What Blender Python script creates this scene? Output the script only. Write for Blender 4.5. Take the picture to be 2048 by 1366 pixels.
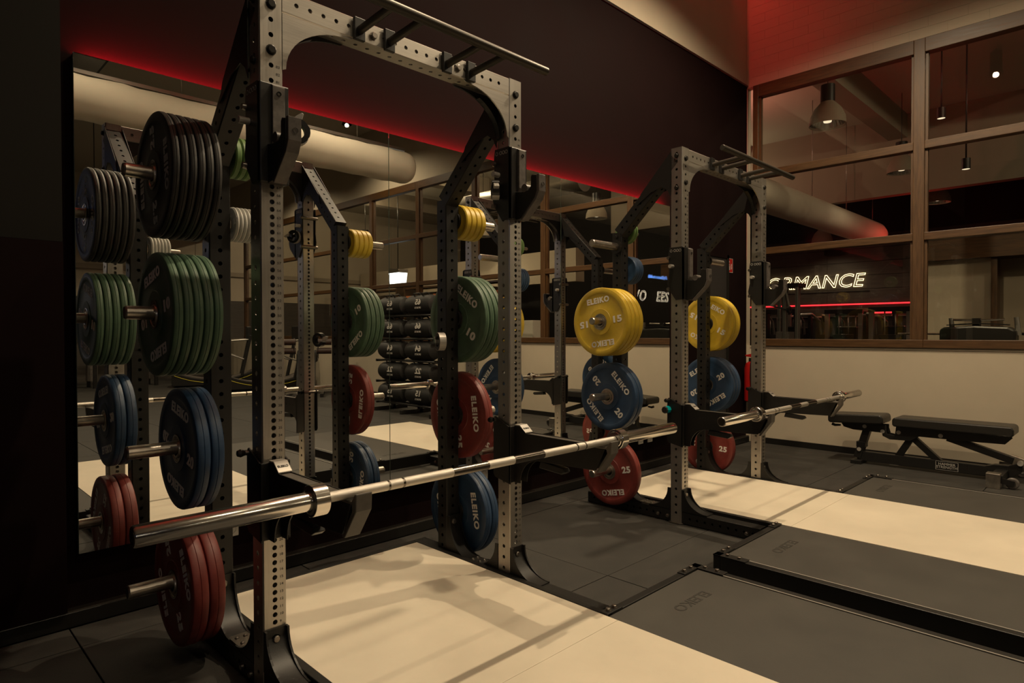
import bpy, bmesh, math, random
from mathutils import Vector, Matrix, Euler
for _o in list(bpy.data.objects): bpy.data.objects.remove(_o, do_unlink=True)
SC = bpy.context.scene; COL = SC.collection
random.seed(7)
# ---------------------------------------------------------------- camera
def make_camera():
    yaw, pit, rol, f = math.radians(45.135), math.radians(-0.821), math.radians(-0.109), 1270.82
    F = Vector((math.cos(yaw)*math.cos(pit), math.sin(yaw)*math.cos(pit), math.sin(pit)))
    R0 = Vector((math.sin(yaw), -math.cos(yaw), 0)); U0 = R0.cross(F)
    R = R0*math.cos(rol)+U0*math.sin(rol); U = -R0*math.sin(rol)+U0*math.cos(rol)
    cd = bpy.data.cameras.new('camera'); cam = bpy.data.objects.new('camera', cd); COL.objects.link(cam)
    M = Matrix(((R.x, U.x, -F.x, -1.4975), (R.y, U.y, -F.y, -2.0542), (R.z, U.z, -F.z, 1.1996), (0, 0, 0, 1)))
    cam.matrix_world = M
    cd.sensor_width = 36.0; cd.lens = f*36.0/2048.0; cd.clip_start = .02; cd.clip_end = 100
    SC.camera = cam
make_camera()
# ---------------------------------------------------------------- world, exposure
SC.view_settings.view_transform = 'Standard'; SC.view_settings.look = 'None'
SC.view_settings.exposure = 0.1; SC.view_settings.gamma = 1.0; SC.view_settings.use_curve_mapping = False
wd = bpy.data.worlds.new('world'); SC.world = wd; wd.use_nodes = True
wd.node_tree.nodes['Background'].inputs[0].default_value = (1, .78, .52, 1)
wd.node_tree.nodes['Background'].inputs[1].default_value = 0.004
WARM = (1.0, .80, .53)
# platform spotlights, then spotlights added as fill for front area, duct and hall: (x, y, z, watts, cone degrees, aim x, aim y, bulb radius)
SPOTS = [(1.15, -0.52, 4.75, 245, 150, 1.15, -.52, .035), (3.1, -0.52, 4.75, 350, 150, 3.1, -.52, .035),
         (0.6, -1.55, 4.75, 55, 150, .6, -1.55, .03), (3.4, -1.55, 4.75, 62, 150, 3.4, -1.55, .03),
         (2.6, -3.0, 4.75, 55, 150, 2.6, -3.0, .03), (-.6, -2.9, 4.75, 45, 150, -.6, -2.9, .03), (4.2, -5.6, 4.75, 95, 150, 4.2, -5.6, .03), (-1.6, -5.2, 4.75, 50, 150, -1.6, -5.2, .03),
         (0.6, -7.6, 4.75, 160, 150, .6, -7.6, .03), (3.6, -9.0, 4.75, 230, 150, 3.6, -9.0, .03), (-1.5, -11.0, 4.75, 160, 150, -1.5, -11.0, .03)]
SPOT_AT = ['over the near platform deck', 'over the far platform deck', 'in front of the near rack', 'in front of the far rack', 'added as fill by the near end of the windows', 'added to brighten the white duct, beside its near end', 'added as fill over the sandbag rack', 'added as fill over the black partition', 'added as fill over the middle of the hall', 'added as fill over the treadmills', 'added as fill over the cable rigs']
# ---------------------------------------------------------------- materials
MATS = {}
def mat(name, col, rough=.5, metal=0.0, noise=0.0, nscale=8.0, bump=0.0, bscale=60.0, spec=.5, stretch=None, aniso=0, coat=0):
    if name in MATS: return MATS[name]
    m = bpy.data.materials.new(name); m.use_nodes = True; nt = m.node_tree; b = nt.nodes['Principled BSDF']
    b.inputs['Base Color'].default_value = (*col, 1); b.inputs['Roughness'].default_value = rough
    b.inputs['Metallic'].default_value = metal; b.inputs['Specular IOR Level'].default_value = spec
    b.inputs['Anisotropic'].default_value = aniso; b.inputs['Coat Weight'].default_value = coat
    if noise or bump:
        tc = nt.nodes.new('ShaderNodeTexCoord'); mp = nt.nodes.new('ShaderNodeMapping')
        nt.links.new(tc.outputs['Object'], mp.inputs[0])
        if stretch: mp.inputs['Scale'].default_value = stretch
    if noise:
        n = nt.nodes.new('ShaderNodeTexNoise'); n.inputs['Scale'].default_value = nscale; n.inputs['Detail'].default_value = 6; n.inputs['Roughness'].default_value = .65
        nt.links.new(mp.outputs[0], n.inputs['Vector'])
        r = nt.nodes.new('ShaderNodeValToRGB'); r.color_ramp.elements[0].position = .3; r.color_ramp.elements[1].position = .72
        r.color_ramp.elements[0].color = (*[c*(1-noise) for c in col], 1); r.color_ramp.elements[1].color = (*[min(1, c*(1+noise)) for c in col], 1)
        nt.links.new(n.outputs[0], r.inputs[0]); nt.links.new(r.outputs[0], b.inputs['Base Color'])
        mr = nt.nodes.new('ShaderNodeMapRange'); mr.inputs[3].default_value = max(.02, rough-.08); mr.inputs[4].default_value = min(1, rough+.1)
        nt.links.new(n.outputs[0], mr.inputs[0]); nt.links.new(mr.outputs[0], b.inputs['Roughness'])
    if bump:
        n2 = nt.nodes.new('ShaderNodeTexNoise'); n2.inputs['Scale'].default_value = bscale; n2.inputs['Detail'].default_value = 4
        nt.links.new(mp.outputs[0], n2.inputs['Vector'])
        bp = nt.nodes.new('ShaderNodeBump'); bp.inputs['Strength'].default_value = bump; bp.inputs['Distance'].default_value = .002
        nt.links.new(n2.outputs[0], bp.inputs['Height']); nt.links.new(bp.outputs[0], b.inputs['Normal'])
    MATS[name] = m; return m
def emat(name, col, strength):
    if name in MATS: return MATS[name]
    m = bpy.data.materials.new(name); m.use_nodes = True; b = m.node_tree.nodes['Principled BSDF']
    b.inputs['Base Color'].default_value = (*[c*.3 for c in col], 1); b.inputs['Emission Color'].default_value = (*col, 1); b.inputs['Emission Strength'].default_value = strength
    MATS[name] = m; return m
def glassmat():
    m = bpy.data.materials.new('window_glass'); m.use_nodes = True; nt = m.node_tree; nt.nodes.remove(nt.nodes['Principled BSDF'])
    out = nt.nodes['Material Output']; mx = nt.nodes.new('ShaderNodeMixShader'); tr = nt.nodes.new('ShaderNodeBsdfTransparent'); gl = nt.nodes.new('ShaderNodeBsdfGlossy'); fr = nt.nodes.new('ShaderNodeLayerWeight'); fr.inputs[0].default_value = .5; pw = nt.nodes.new('ShaderNodeMath'); pw.operation = 'POWER'; pw.inputs[1].default_value = 5; ma = nt.nodes.new('ShaderNodeMath'); ma.operation = 'MULTIPLY_ADD'; ma.inputs[1].default_value = .96; ma.inputs[2].default_value = .042
    tr.inputs[0].default_value = (.95, .95, .92, 1); gl.inputs['Roughness'].default_value = 0.0; nt.links.new(fr.outputs['Facing'], pw.inputs[0]); nt.links.new(pw.outputs[0], ma.inputs[0])
    nt.links.new(ma.outputs[0], mx.inputs[0]); nt.links.new(tr.outputs[0], mx.inputs[1]); nt.links.new(gl.outputs[0], mx.inputs[2]); nt.links.new(mx.outputs[0], out.inputs[0])
    MATS['glass'] = m; return m
glassmat()
mat('steel', (.46, .43, .39), .36, .95, noise=.10, nscale=3, stretch=(60, 60, 2.0))
mat('steel_h', (.46, .43, .39), .36, .95, noise=.10, nscale=3, stretch=(2, 60, 60))
mat('black_steel', (.011, .010, .009), .42, .0, spec=.4, bump=.12, bscale=420)
mat('black_plastic', (.012, .011, .010), .38, bump=.05, bscale=300)
mat('wear_plastic', (.11, .095, .085), .42, noise=.35, nscale=30)
mat('chrome', (.78, .74, .68), .16, 1.0, noise=.08, nscale=40, stretch=(3, 40, 40))
mat('peg_steel', (.55, .50, .44), .30, 1.0, noise=.2, nscale=25)
mat('knurl', (.62, .58, .52), .42, 1.0, bump=.55, bscale=900)
mat('dark_chrome', (.16, .14, .12), .22, 1.0)
mat('bolt', (.30, .27, .24), .32, 1.0)
mat('black_bolt', (.03, .028, .025), .35, .6)
mat('mirror', (.93, .93, .90), 0.0, 1.0)
mat('mirror_edge', (.10, .13, .11), .2)
mat('rub_black', (.022, .019, .017), .55, noise=.3, nscale=14, bump=.1, bscale=500)
mat('rub_green', (.072, .130, .078), .50, noise=.22, nscale=12, bump=.08, bscale=500)
mat('rub_blue', (.020, .050, .108), .47, noise=.2, nscale=12, bump=.08, bscale=500)
mat('rub_red', (.19, .030, .024), .47, noise=.2, nscale=12, bump=.08, bscale=500)
mat('rub_yellow', (.56, .38, .025), .45, noise=.12, nscale=12, bump=.08, bscale=500)
mat('bag', (.007, .0065, .006), .6, bump=.2, bscale=200)
mat('rub_white', (.56, .55, .50), .5, noise=.1, nscale=12)
mat('rub_lime', (.11, .20, .055), .5, noise=.15, nscale=12)
mat('ink_white', (.78, .75, .70), .6)
mat('ink_grey', (.36, .34, .31), .6)
mat('ink_dark', (.05, .045, .04), .6)
mat('tile', (.030, .027, .023), .78, noise=.35, nscale=5, bump=.5, bscale=260)
mat('plat_top', (.70, .62, .49), .42, noise=.07, nscale=2.2, bump=.04, bscale=200)
mat('plat_rubber', (.046, .041, .034), .62, noise=.22, nscale=3.5, bump=.2, bscale=320)
mat('wall_black', (.0068, .0026, .0026), .8, noise=.12, nscale=3, spec=.06)
mat('wall_grey', (.010, .009, .0075), .8, spec=.1)
mat('skirt', (.010, .009, .008), .30)
mat('beige', (.45, .385, .29), .72, noise=.05, nscale=2, bump=.08, bscale=120)
mat('beige_dk', (.30, .25, .185), .72, noise=.05, nscale=2)
mat('ceil', (.50, .45, .36), .8)
mat('wood', (.070, .032, .0095), .45, noise=.4, nscale=4, stretch=(14, 1.2, 14))
mat('wood_v', (.070, .032, .0095), .45, noise=.4, nscale=4, stretch=(14, 14, 1.2))
mat('pad', (.013, .012, .0105), .36, bump=.15, bscale=350)
mat('duct', (.72, .65, .53), .75, noise=.04, nscale=3, bump=.3, bscale=9)
mat('galv', (.36, .34, .31), .35, .85)
mat('red_paint', (.33, .010, .008), .28, coat=.3)
mat('cyan', (.0, .42, .46), .35)
mat('label_grey', (.42, .39, .35), .4, .3)
mat('white_plastic', (.62, .58, .52), .45)
mat('board', (.055, .045, .036), .55, noise=.3, nscale=3, stretch=(1, 1, 9))
mat('far_dark', (.012, .009, .008), .7)
mat('orange', (.55, .16, .05), .6); mat('yellow', (.6, .5, .03), .5)
emat('led_red', (1.0, .012, .03), 400.0)
emat('led_red2', (1.0, .04, .04), 1.6)
emat('led_far', (1.0, .03, .04), 2.0)
emat('neon', (1.0, .74, .38), 4.0)
emat('neon_room', (1.0, .84, .60), 13.0)
emat('screen_blue', (.15, .35, 1.0), 18.0)
emat('lamp_white', (.95, 1.0, 1.0), 3.2)
emat('lamp_glow', (1.0, .82, .55), 1.1)
# ---------------------------------------------------------------- mesh builder
class MB:
    def __init__(s): s.v = []; s.f = []; s.sm = []
    def add(s, vs, fs, smooth=False):
        o = len(s.v); s.v += [tuple(v) for v in vs]; s.f += [tuple(i+o for i in f) for f in fs]; s.sm += [smooth]*len(fs); return s
    def box(s, x0, x1, y0, y1, z0, z1):
        return s.add([(x0,y0,z0),(x1,y0,z0),(x1,y1,z0),(x0,y1,z0),(x0,y0,z1),(x1,y0,z1),(x1,y1,z1),(x0,y1,z1)],
                     [(0,3,2,1),(4,5,6,7),(0,1,5,4),(1,2,6,5),(2,3,7,6),(3,0,4,7)])
    def beam(s, p, q, w, h, up=(0,0,1)):
        p = Vector(p); q = Vector(q); d = (q-p).normalized(); a = d.cross(Vector(up)).normalized()*w/2; b = a.cross(d).normalized()*h/2
        vs = [p-a-b, p+a-b, p+a+b, p-a+b, q-a-b, q+a-b, q+a+b, q-a+b]
        return s.add(vs, [(0,1,2,3),(7,6,5,4),(0,4,5,1),(1,5,6,2),(2,6,7,3),(3,7,4,0)])
    def tube(s, pts, r, n=12, caps=True):
        pts = [Vector(p) for p in pts]; rs = r if isinstance(r, (list, tuple)) else [r]*len(pts)
        vs = []; prev = None
        for i, p in enumerate(pts):
            d = (pts[min(i+1, len(pts)-1)]-pts[max(i-1, 0)])
            if d.length < 1e-9: d = prev[2]
            d = d.normalized()
            if prev is None: a = d.orthogonal().normalized()
            else:
                a = prev[0]-d*prev[0].dot(d); a = a.normalized() if a.length > 1e-6 else d.orthogonal().normalized()
            b = d.cross(a); prev = (a, b, d)
            for k in range(n):
                t = 2*math.pi*k/n; vs.append(p+(a*math.cos(t)+b*math.sin(t))*rs[i])
        m = len(pts)
        fs = [(i*n+k, i*n+(k+1)%n, (i+1)*n+(k+1)%n, (i+1)*n+k) for i in range(m-1) for k in range(n)]
        s.add(vs, fs, True)
        if caps:
            o = len(s.v)-len(vs); s.f += [tuple(o+k for k in reversed(range(n))), tuple(o+(m-1)*n+k for k in range(n))]; s.sm += [False, False]
        return s
    def prism(s, prof, axis, a, b):
        # prof: list of 2d points; axis 'x' -> (y,z), 'y' -> (x,z), 'z' -> (x,y)
        def P(u, v, w): return (w,u,v) if axis == 'x' else (u,w,v) if axis == 'y' else (u,v,w)
        n = len(prof); vs = [P(u, v, a) for u, v in prof]+[P(u, v, b) for u, v in prof]
        fs = [tuple(range(n)), tuple(reversed(range(n, 2*n)))]+[(i, n+i, n+(i+1)%n, (i+1)%n) for i in range(n)]
        return s.add(vs, fs)
    def lathe(s, prof, n=48, axis='x', c=(0,0,0), smooth=True):
        vs = []
        for t in range(n):
            a = 2*math.pi*t/n; ca, sa = math.cos(a), math.sin(a)
            for (h, r) in prof:
                vs.append((c[0]+h, c[1]+r*ca, c[2]+r*sa) if axis == 'x' else (c[0]+r*ca, c[1]+h, c[2]+r*sa) if axis == 'y' else (c[0]+r*ca, c[1]+r*sa, c[2]+h))
        m = len(prof); fs = [(i*m+k, i*m+k+1, ((i+1)%n)*m+k+1, ((i+1)%n)*m+k) for i in range(n) for k in range(m-1)]
        return s.add(vs, fs, smooth)
    def mesh(s, name, m):
        me = bpy.data.meshes.new(name); me.from_pydata(s.v, [], s.f); me.materials.append(MATS[m] if isinstance(m, str) else m)
        me.polygons.foreach_set('use_smooth', s.sm)
        bm = bmesh.new(); bm.from_mesh(me); bmesh.ops.recalc_face_normals(bm, faces=bm.faces)
        for e in bm.edges:
            if len(e.link_faces) == 2 and e.calc_face_angle(0) > .6: e.smooth = False
        bm.to_mesh(me); bm.free(); return me
    def build(s, name, m, parent=None, bev=0, loc=None):
        return put(name, s.mesh(name, m), parent, bev, loc)
def put(name, me, parent=None, bev=0, loc=None):
    o = bpy.data.objects.new(name, me); COL.objects.link(o)
    if parent is not None: o.parent = parent
    if loc is not None: o.location = loc
    if bev:
        b = o.modifiers.new('bevel', 'BEVEL'); b.width = bev; b.segments = 2; b.limit_method = 'ANGLE'; b.angle_limit = .7; b.harden_normals = False
    return o
def tag(o, label, cat, group=None):
    o['label'] = label; o['category'] = cat
    if group: o['group'] = group
    return o
def struct(o): o['kind'] = 'structure'; return o
def thing(name, label, cat, loc=(0,0,0), group=None, rot=None):
    o = bpy.data.objects.new(name, None); COL.objects.link(o); o.location = loc; o.empty_display_size = .1
    if rot: o.rotation_euler = rot
    return tag(o, label, cat, group)
def copy_tree(o, parent=None):
    c = o.copy(); COL.objects.link(c)
    if parent is not None: c.parent = parent
    for ch in list(o.children): copy_tree(ch, c)
    return c
def text_me(s, size, m, extrude=.0006, bold=0.0, sx=1.0, line=1.0, outline=0.0, ax='CENTER', sp=1.0):
    cu = bpy.data.curves.new('lettering', 'FONT'); cu.body = s; cu.size = size; cu.align_x = ax; cu.align_y = 'CENTER'; cu.space_line = line; cu.space_character = sp; cu.resolution_u = 3
    if outline: cu.fill_mode = 'NONE'; cu.bevel_depth = outline; cu.bevel_resolution = 1
    else: cu.extrude = extrude; cu.offset = bold
    ob = bpy.data.objects.new('t', cu); COL.objects.link(ob); bpy.context.view_layer.update()
    me = bpy.data.meshes.new_from_object(ob.evaluated_get(bpy.context.evaluated_depsgraph_get()))
    bpy.data.objects.remove(ob); me.materials.clear(); me.materials.append(MATS[m])
    me.transform(Matrix.Diagonal((sx, 1, 1, 1))); return me
def fit(me, w, h):
    xs = [v.co.x for v in me.vertices]; ys_ = [v.co.y for v in me.vertices]
    me.transform(Matrix.Diagonal((w/(max(xs)-min(xs)), h/(max(ys_)-min(ys_)), 1, 1)) @ Matrix.Translation((-(max(xs)+min(xs))/2, -(max(ys_)+min(ys_))/2, 0))); return me
def join_me(name, parts, m):
    # parts: list of (mesh, matrix)
    vs = []; fs = []
    for me, M in parts:
        o = len(vs); vs += [tuple(M @ v.co) for v in me.vertices]; fs += [tuple(i+o for i in p.vertices) for p in me.polygons]
    r = bpy.data.meshes.new(name); r.from_pydata(vs, [], fs); r.materials.append(MATS[m]); return r
def basis(right, up, origin):
    r = Vector(right); u = Vector(up); n = r.cross(u)
    return Matrix(((r.x, u.x, n.x, origin[0]), (r.y, u.y, n.y, origin[1]), (r.z, u.z, n.z, origin[2]), (0,0,0,1)))
W = 1.03; R = 5.27
# ================================================================ the setting
HC = 5.1
fl = struct(MB().box(-6.2, 14.2, -14.2, 6.2, -.14, -.02).build('floor', 'tile'))
tl = MB(); g = .0025
tl.prism([(g, g), (1-g, g), (1-g, 1-g), (g, 1-g)], 'z', -.02, 0)
tme = tl.mesh('tile', 'tile')
for i in range(-4, 6):
    for j in range(-6, 1):
        w = 1.0
        if i == 5: continue
        o = put('tile', tme, fl, .002, (.035+i, -.175+j, 0))
        if j == 0: o.location.z = -.0005*((i*3) % 4)
bt = MB().prism([(g, g), (1-g, g), (1-g, .205), (g, .205)], 'z', -.02, 0).mesh('tile', 'tile')
for i in range(-4, 6): put('tile', bt, fl, .002, (.035+i, .825, -.0004*(i % 3)))
rt = MB().prism([(g, g), (.24, g), (.24, 1-g), (g, 1-g)], 'z', -.02, 0).mesh('tile', 'tile')
for j in range(-6, 1): put('tile', rt, fl, .002, (5.035, -.175+j, 0))
fs_ = struct(MB().box(-6.2, 5.27, -14.2, -6.18, -.02, 0).build('floor', 'tile')); 
fn_ = struct(MB().box(5.27, 14.2, -14.2, 6.2, -.02, 0).build('floor', 'tile'))
struct(MB().box(-6.2, 14.2, -14.2, 6.2, HC, HC+.1).build('ceiling', 'ceil'))
wb = struct(MB().box(-6.2, 5.37, 1.09, 1.3, 0, HC).build('wall_back', 'beige'))
pn = MB().box(-6.2, 5.245, 1.075, 1.09, 0, 3.865).build('black_panel', 'wall_black', wb)
MB().box(-6.2, 5.25, 1.065, 1.09, 3.865, 3.885).build('panel_cap', 'skirt', wb)
MB().box(-6.2, -.972, 1.03, 1.075, 1.567, 3.3).build('panel_board', 'wall_grey', wb)
MB().box(-6.2, -.972, 1.02, 1.075, .07, 1.565).build('panel_board', 'wall_black', wb)
MB().box(4.34, 4.76, 1.065, 1.075, .06, 1.965).build('door_leaf', 'far_dark', wb)
for b in [(4.30, 4.34, .06, 2.0), (4.76, 4.80, .06, 2.0)]: MB().box(b[0], b[1], 1.055, 1.075, b[2], b[3]).build('door_trim', 'wall_grey', wb)
MB().box(4.30, 4.80, 1.055, 1.075, 1.965, 2.0).build('door_trim', 'wall_black', wb)
MB().box(5.245, 5.25, 1.077, 1.088, 2.0, 3.85).build('led_strip', 'led_red2', wb)
sk = struct(MB().box(-6.2, 5.24, 1.035, 1.075, 0, .062).build('baseboard_back', 'skirt', bev=.003))
MB().box(-6.2, 5.24, 1.040, 1.075, .062, .068).build('edge_trim', 'bolt', sk)
struct(MB().box(5.253, 5.27, -14, 1.018, 0, .062).build('baseboard_right', 'skirt', bev=.003))
wr = struct(MB().box(5.27, 5.37, -14.2, 1.09, 0, 1.05).build('wall_right', 'beige'))
MB().box(5.2712, 5.37, -14.2, 1.09, 3.87, HC).build('upper_wall', 'beige', wr)
MB().box(5.262, 5.272, -14, 1.04, 1.028, 1.05).build('sill_bead', 'beige_dk', wr)
bl, bh = .30, .094
bme = MB().box(0, .006, .0015, bl-.0015, .0012, bh-.0012).mesh('brick', 'beige'); bme2 = MB().box(0, .006, .0015, bl*.5-.0015, .0012, bh-.0012).mesh('brick', 'beige')
for c in range(13):
    y = 1.04-(bl*.5 if c % 2 else 0)
    if c % 2: put('brick', bme2, wr, 0, (5.268, 1.04-bl*.5, 3.872+c*bh))
    k = 0
    while y-bl > -2.3:
        y -= bl; put('brick', bme, wr, 0, (5.2685+.0004*((k*7+c*5) % 3), y, 3.872+c*bh)); k += 1
struct(MB().box(-6.2, 14.2, -14.4, -14.2, 0, HC).build('wall_front', 'beige'))
struct(MB().box(-6.4, -6.2, -14.4, 1.3, 0, HC).build('wall_left', 'wall_black'))
# windows in the right wall
ys = [.985, -.545]+[-.545-1.5*i for i in range(1, 9)]
def window(i, y1, y0):
    w = struct(bpy.data.objects.new('window_%d' % i, None)); COL.objects.link(w); w.location = (R, y0, 1.05)
    L = y1-y0; x0, x1 = -.014, .085
    h = .045
    MB().box(x0, x1, -h, h, .075, 2.82).build('mullion', 'wood_v', w, .004)
    if i == 1: MB().box(x0, x1, L-.03, L+.03, 0, 2.82).build('mullion', 'wood_v', w, .004)
    for (a, b, d) in [(0, .075, .02), (.985, 1.055, .0), (1.815, 1.89, 0), (2.69, 2.82, .005)]:
        MB().box(x0-d*.6, x1, h if a else -h, L-(h if i > 1 else .03), a, b).build('rail', 'wood', w, .004)
    for (a, b) in [(.075, .985), (1.055, 1.815), (1.89, 2.69)]:
        MB().box(.03, .034, h, L-(h if i > 1 else .03), a, b).build('pane', 'glass', w)
        for (u0, u1, v0, v1) in [(h, h+.022, a, b), (L-(h if i > 1 else .03)-.022, L-(h if i > 1 else .03), a, b)]: MB().box(.012, .052, u0, u1, v0, v1).build('glazing_bead', 'wood_v', w)
for i in range(len(ys)-1): window(i+1, ys[i], ys[i+1])
# mirrors and the red strip light on their top edge
mx = [-.93, .580, 2.087, 3.598]
ml = ['leftmost mirror panel behind the near rack, beside the dark wall', 'middle mirror panel of the three on the black wall', 'rightmost mirror panel, behind the far rack']
for i in range(3):
    t = thing('mirror_panel', ml[i], 'mirror', (mx[i], 1.035, .295), 'wall mirrors')
    L = mx[i+1]-mx[i]-.002
    MB().box(0, L, .001, .006, 0, 2.045).build('backing', 'mirror_edge', t); MB().box(.0012, L-.0012, -.005, .001, .001, 2.044).build('glass', 'mirror', t)
    for z in (.2, 1.8): MB().box(.05, L-.05, .006, .040, z, z+.04).build('batten', 'skirt', t)
t = thing('led_strip', 'red strip light hidden behind the top edge of the wall mirrors', 'strip light', (-.93, 1.046, 2.318))
MB().box(.04, 4.48, .002, .012, 0, .004).build('diffuser', 'led_red', t)
for x in (0, 4.50): MB().box(x, x+.02, -.004, .027, -.006, .018).build('end_cap', 'skirt', t)
MB().box(0, 4.52, -.004, .016, -.006, 0).build('channel', 'skirt', t)
for x in (.05, 1.5, 3.0, 4.4): MB().box(x, x+.04, -.004, .029, -.02, -.006).build('bracket', 'skirt', t)
# ---------------------------------------------------------------- ceiling lamps over the platforms, plus added fill lamps over the hall
for i, (x, y, z, w, cone, ax, ay, br) in enumerate(SPOTS):
    t = thing('ceiling_spotlight', 'black ceiling spotlight out of view %s' % SPOT_AT[i], 'spotlight', (x, y, z), 'ceiling spotlights')
    MB().lathe([(.30, .0), (.30, .07), (.05, .07), (0, .085), (0, .075), (.06, .06), (.06, 0)], 20, 'z').build('housing', 'black_steel', t)
    MB().tube([(0, 0, .3), (0, 0, HC-z)], .012, 8).build('stem', 'black_steel', t)
    ld = bpy.data.lights.new('bulb', 'SPOT'); ld.energy = w; ld.color = WARM; ld.spot_size = math.radians(cone*1.0); ld.spot_blend = .6; ld.shadow_soft_size = br
    lo = bpy.data.objects.new('bulb', ld); COL.objects.link(lo); lo.parent = t; lo.location = (0, 0, -.01)
    d = Vector((ax-x, ay-y, -z)); lo.rotation_euler = d.to_track_quat('-Z', 'Y').to_euler()

t = thing('red_wash_light', 'small red wash light high in the corner above the window', 'wash light', (4.80, 1.03, 5.03))
MB().box(-.06, .06, -.05, .05, .0, .06).build('housing', 'black_steel', t, .005)
ld = bpy.data.lights.new('bulb', 'SPOT'); ld.energy = 4.2; ld.color = (1, .07, .05); ld.spot_size = 1.7; ld.spot_blend = 1.0; ld.shadow_soft_size = .06
lo = bpy.data.objects.new('bulb', ld); COL.objects.link(lo); lo.parent = t; lo.location = (0, 0, -.03); lo.rotation_euler = Vector((.47, -.16, -.38)).to_track_quat('-Z', 'Y').to_euler()
# ================================================================ power racks
def ptube(L, hy, hx, w=.08, d=None, r=.0083, n=12, cap0=True, cap1=True):
    """square steel tube along +z with real round holes; hy holes in the -y/+y faces, hx in the -x/+x faces"""
    m = MB(); c = .004
    d = d or w
    for fi in range(4):
        half = (w if fi < 2 else d)/2; off = (d if fi < 2 else w)/2; hw = half-c
        def P(u, v, k=0.0):
            o = off-k
            return [(u, -o, v), (-u, o, v), (-o, -u, v), (o, u, v)][fi]
        hs = sorted(hy if fi < 2 else hx)
        cur = 0.0
        for q, v in enumerate(hs):
            gap = min([abs(v-x) for x in hs if x != v]+[.06]); h = min(gap/2, .02, hw)
            if v-h > cur+1e-5: m.add([P(-hw, cur), P(hw, cur), P(hw, v-h), P(-hw, v-h)], [(0,1,2,3)])
            cur = v+h
            m.add([P(-hw, v-h), P(-h, v-h), P(-h, v+h), P(-hw, v+h)], [(0,1,2,3)]); m.add([P(h, v-h), P(hw, v-h), P(hw, v+h), P(h, v+h)], [(0,1,2,3)])
            sq = []; ci = []; cb = []
            for k in range(16):
                a = 2*math.pi*k/16; ca, sa = math.cos(a), math.sin(a); s_ = 1/max(abs(ca), abs(sa))
                sq.append(P(h*ca*s_, v+h*sa*s_)); ci.append(P(r*ca, v+r*sa)); cb.append(P(r*ca, v+r*sa, .004))
            m.add(sq+ci+cb, [(k, (k+1)%16, 16+(k+1)%16, 16+k) for k in range(16)]+[(16+k, 16+(k+1)%16, 32+(k+1)%16, 32+k) for k in range(16)])
        if cur < L: m.add([P(-hw, cur), P(hw, cur), P(hw, L), P(-hw, L)], [(0,1,2,3)])
    a, b = w/2, d/2
    for (x1, y1, x2, y2) in [(-a+c, -b, -a, -b+c), (a, -b+c, a-c, -b), (a-c, b, a, b-c), (-a, b-c, -a+c, b)]:
        m.add([(x1, y1, 0), (x2, y2, 0), (x2, y2, L), (x1, y1, L)], [(0,1,2,3)])
    ring = [(-a+c,-b),(a-c,-b),(a,-b+c),(a,b-c),(a-c,b),(-a+c,b),(-a,b-c),(-a,-b+c)]
    if cap1: m.add([(x, y, L) for x, y in ring], [tuple(range(8))])
    if cap0: m.add([(x, y, 0) for x, y in ring], [tuple(range(8))])
    return m
def xf(m, M):
    m.v = [tuple(M @ Vector(v)) for v in m.v]; return m
C = .5717; Zt = 2.35; P_ = .025; Z0 = .008
zn = lambda n: n*P_+Z0
dense = [zn(n) for n in range(9, 73)]+[zn(n) for n in range(73, 92, 2)]
side = [.065+.05*k for k in range(46) if .065+.05*k < 2.32]
UP_ME = ptube(Zt, dense, side).mesh('upright', 'steel')
rear_h = [.065+.05*k for k in range(37) if .065+.05*k < 1.84]
REAR_ME = ptube(1.87, rear_h, rear_h, .08, .075).mesh('rear_upright', 'black_steel')
num = text_me('\n'.join(str(n) for n in range(83, 8, -1)), .0118, 'ink_dark', .0002, .0002, 1.2, .025/.0118, ax='LEFT')
zs = [v.co.y for v in num.vertices]; mid = (max(zs)+min(zs))/2
num.transform(Matrix.Translation((0, -mid, 0))); num.transform(basis((1,0,0), (0,0,1), (.0155, -.0402, (zn(83)+zn(9))/2-.001)))
BOLT = MB(); BOLT.lathe([(-.004, 0), (-.004, .011)] , 6, 'y', smooth=False) if False else None
def boltmesh(axis, s, mt, r=.0125):
    m = MB(); h = .011
    pr = [(0, r*1.25), (s*.002, r*1.25), (s*.002, r), (s*h*.85, r), (s*h, r*.8), (s*h, 0)]
    return m.lathe(pr, 12, axis, smooth=False).mesh('bolt', mt)
BY = boltmesh('y', -1, 'black_bolt', .014); BX = boltmesh('x', -1, 'black_bolt', .012); BXp = boltmesh('x', 1, 'black_bolt', .012); BZ = boltmesh('z', 1, 'bolt', .010); BYs = boltmesh('y', -1, 'bolt', .012)
def arc(cx, cy, r, a0, a1, n=10): return [(cx+r*math.cos(math.radians(a0+(a1-a0)*k/n)), cy+r*math.sin(math.radians(a0+(a1-a0)*k/n))) for k in range(n+1)]
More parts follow.
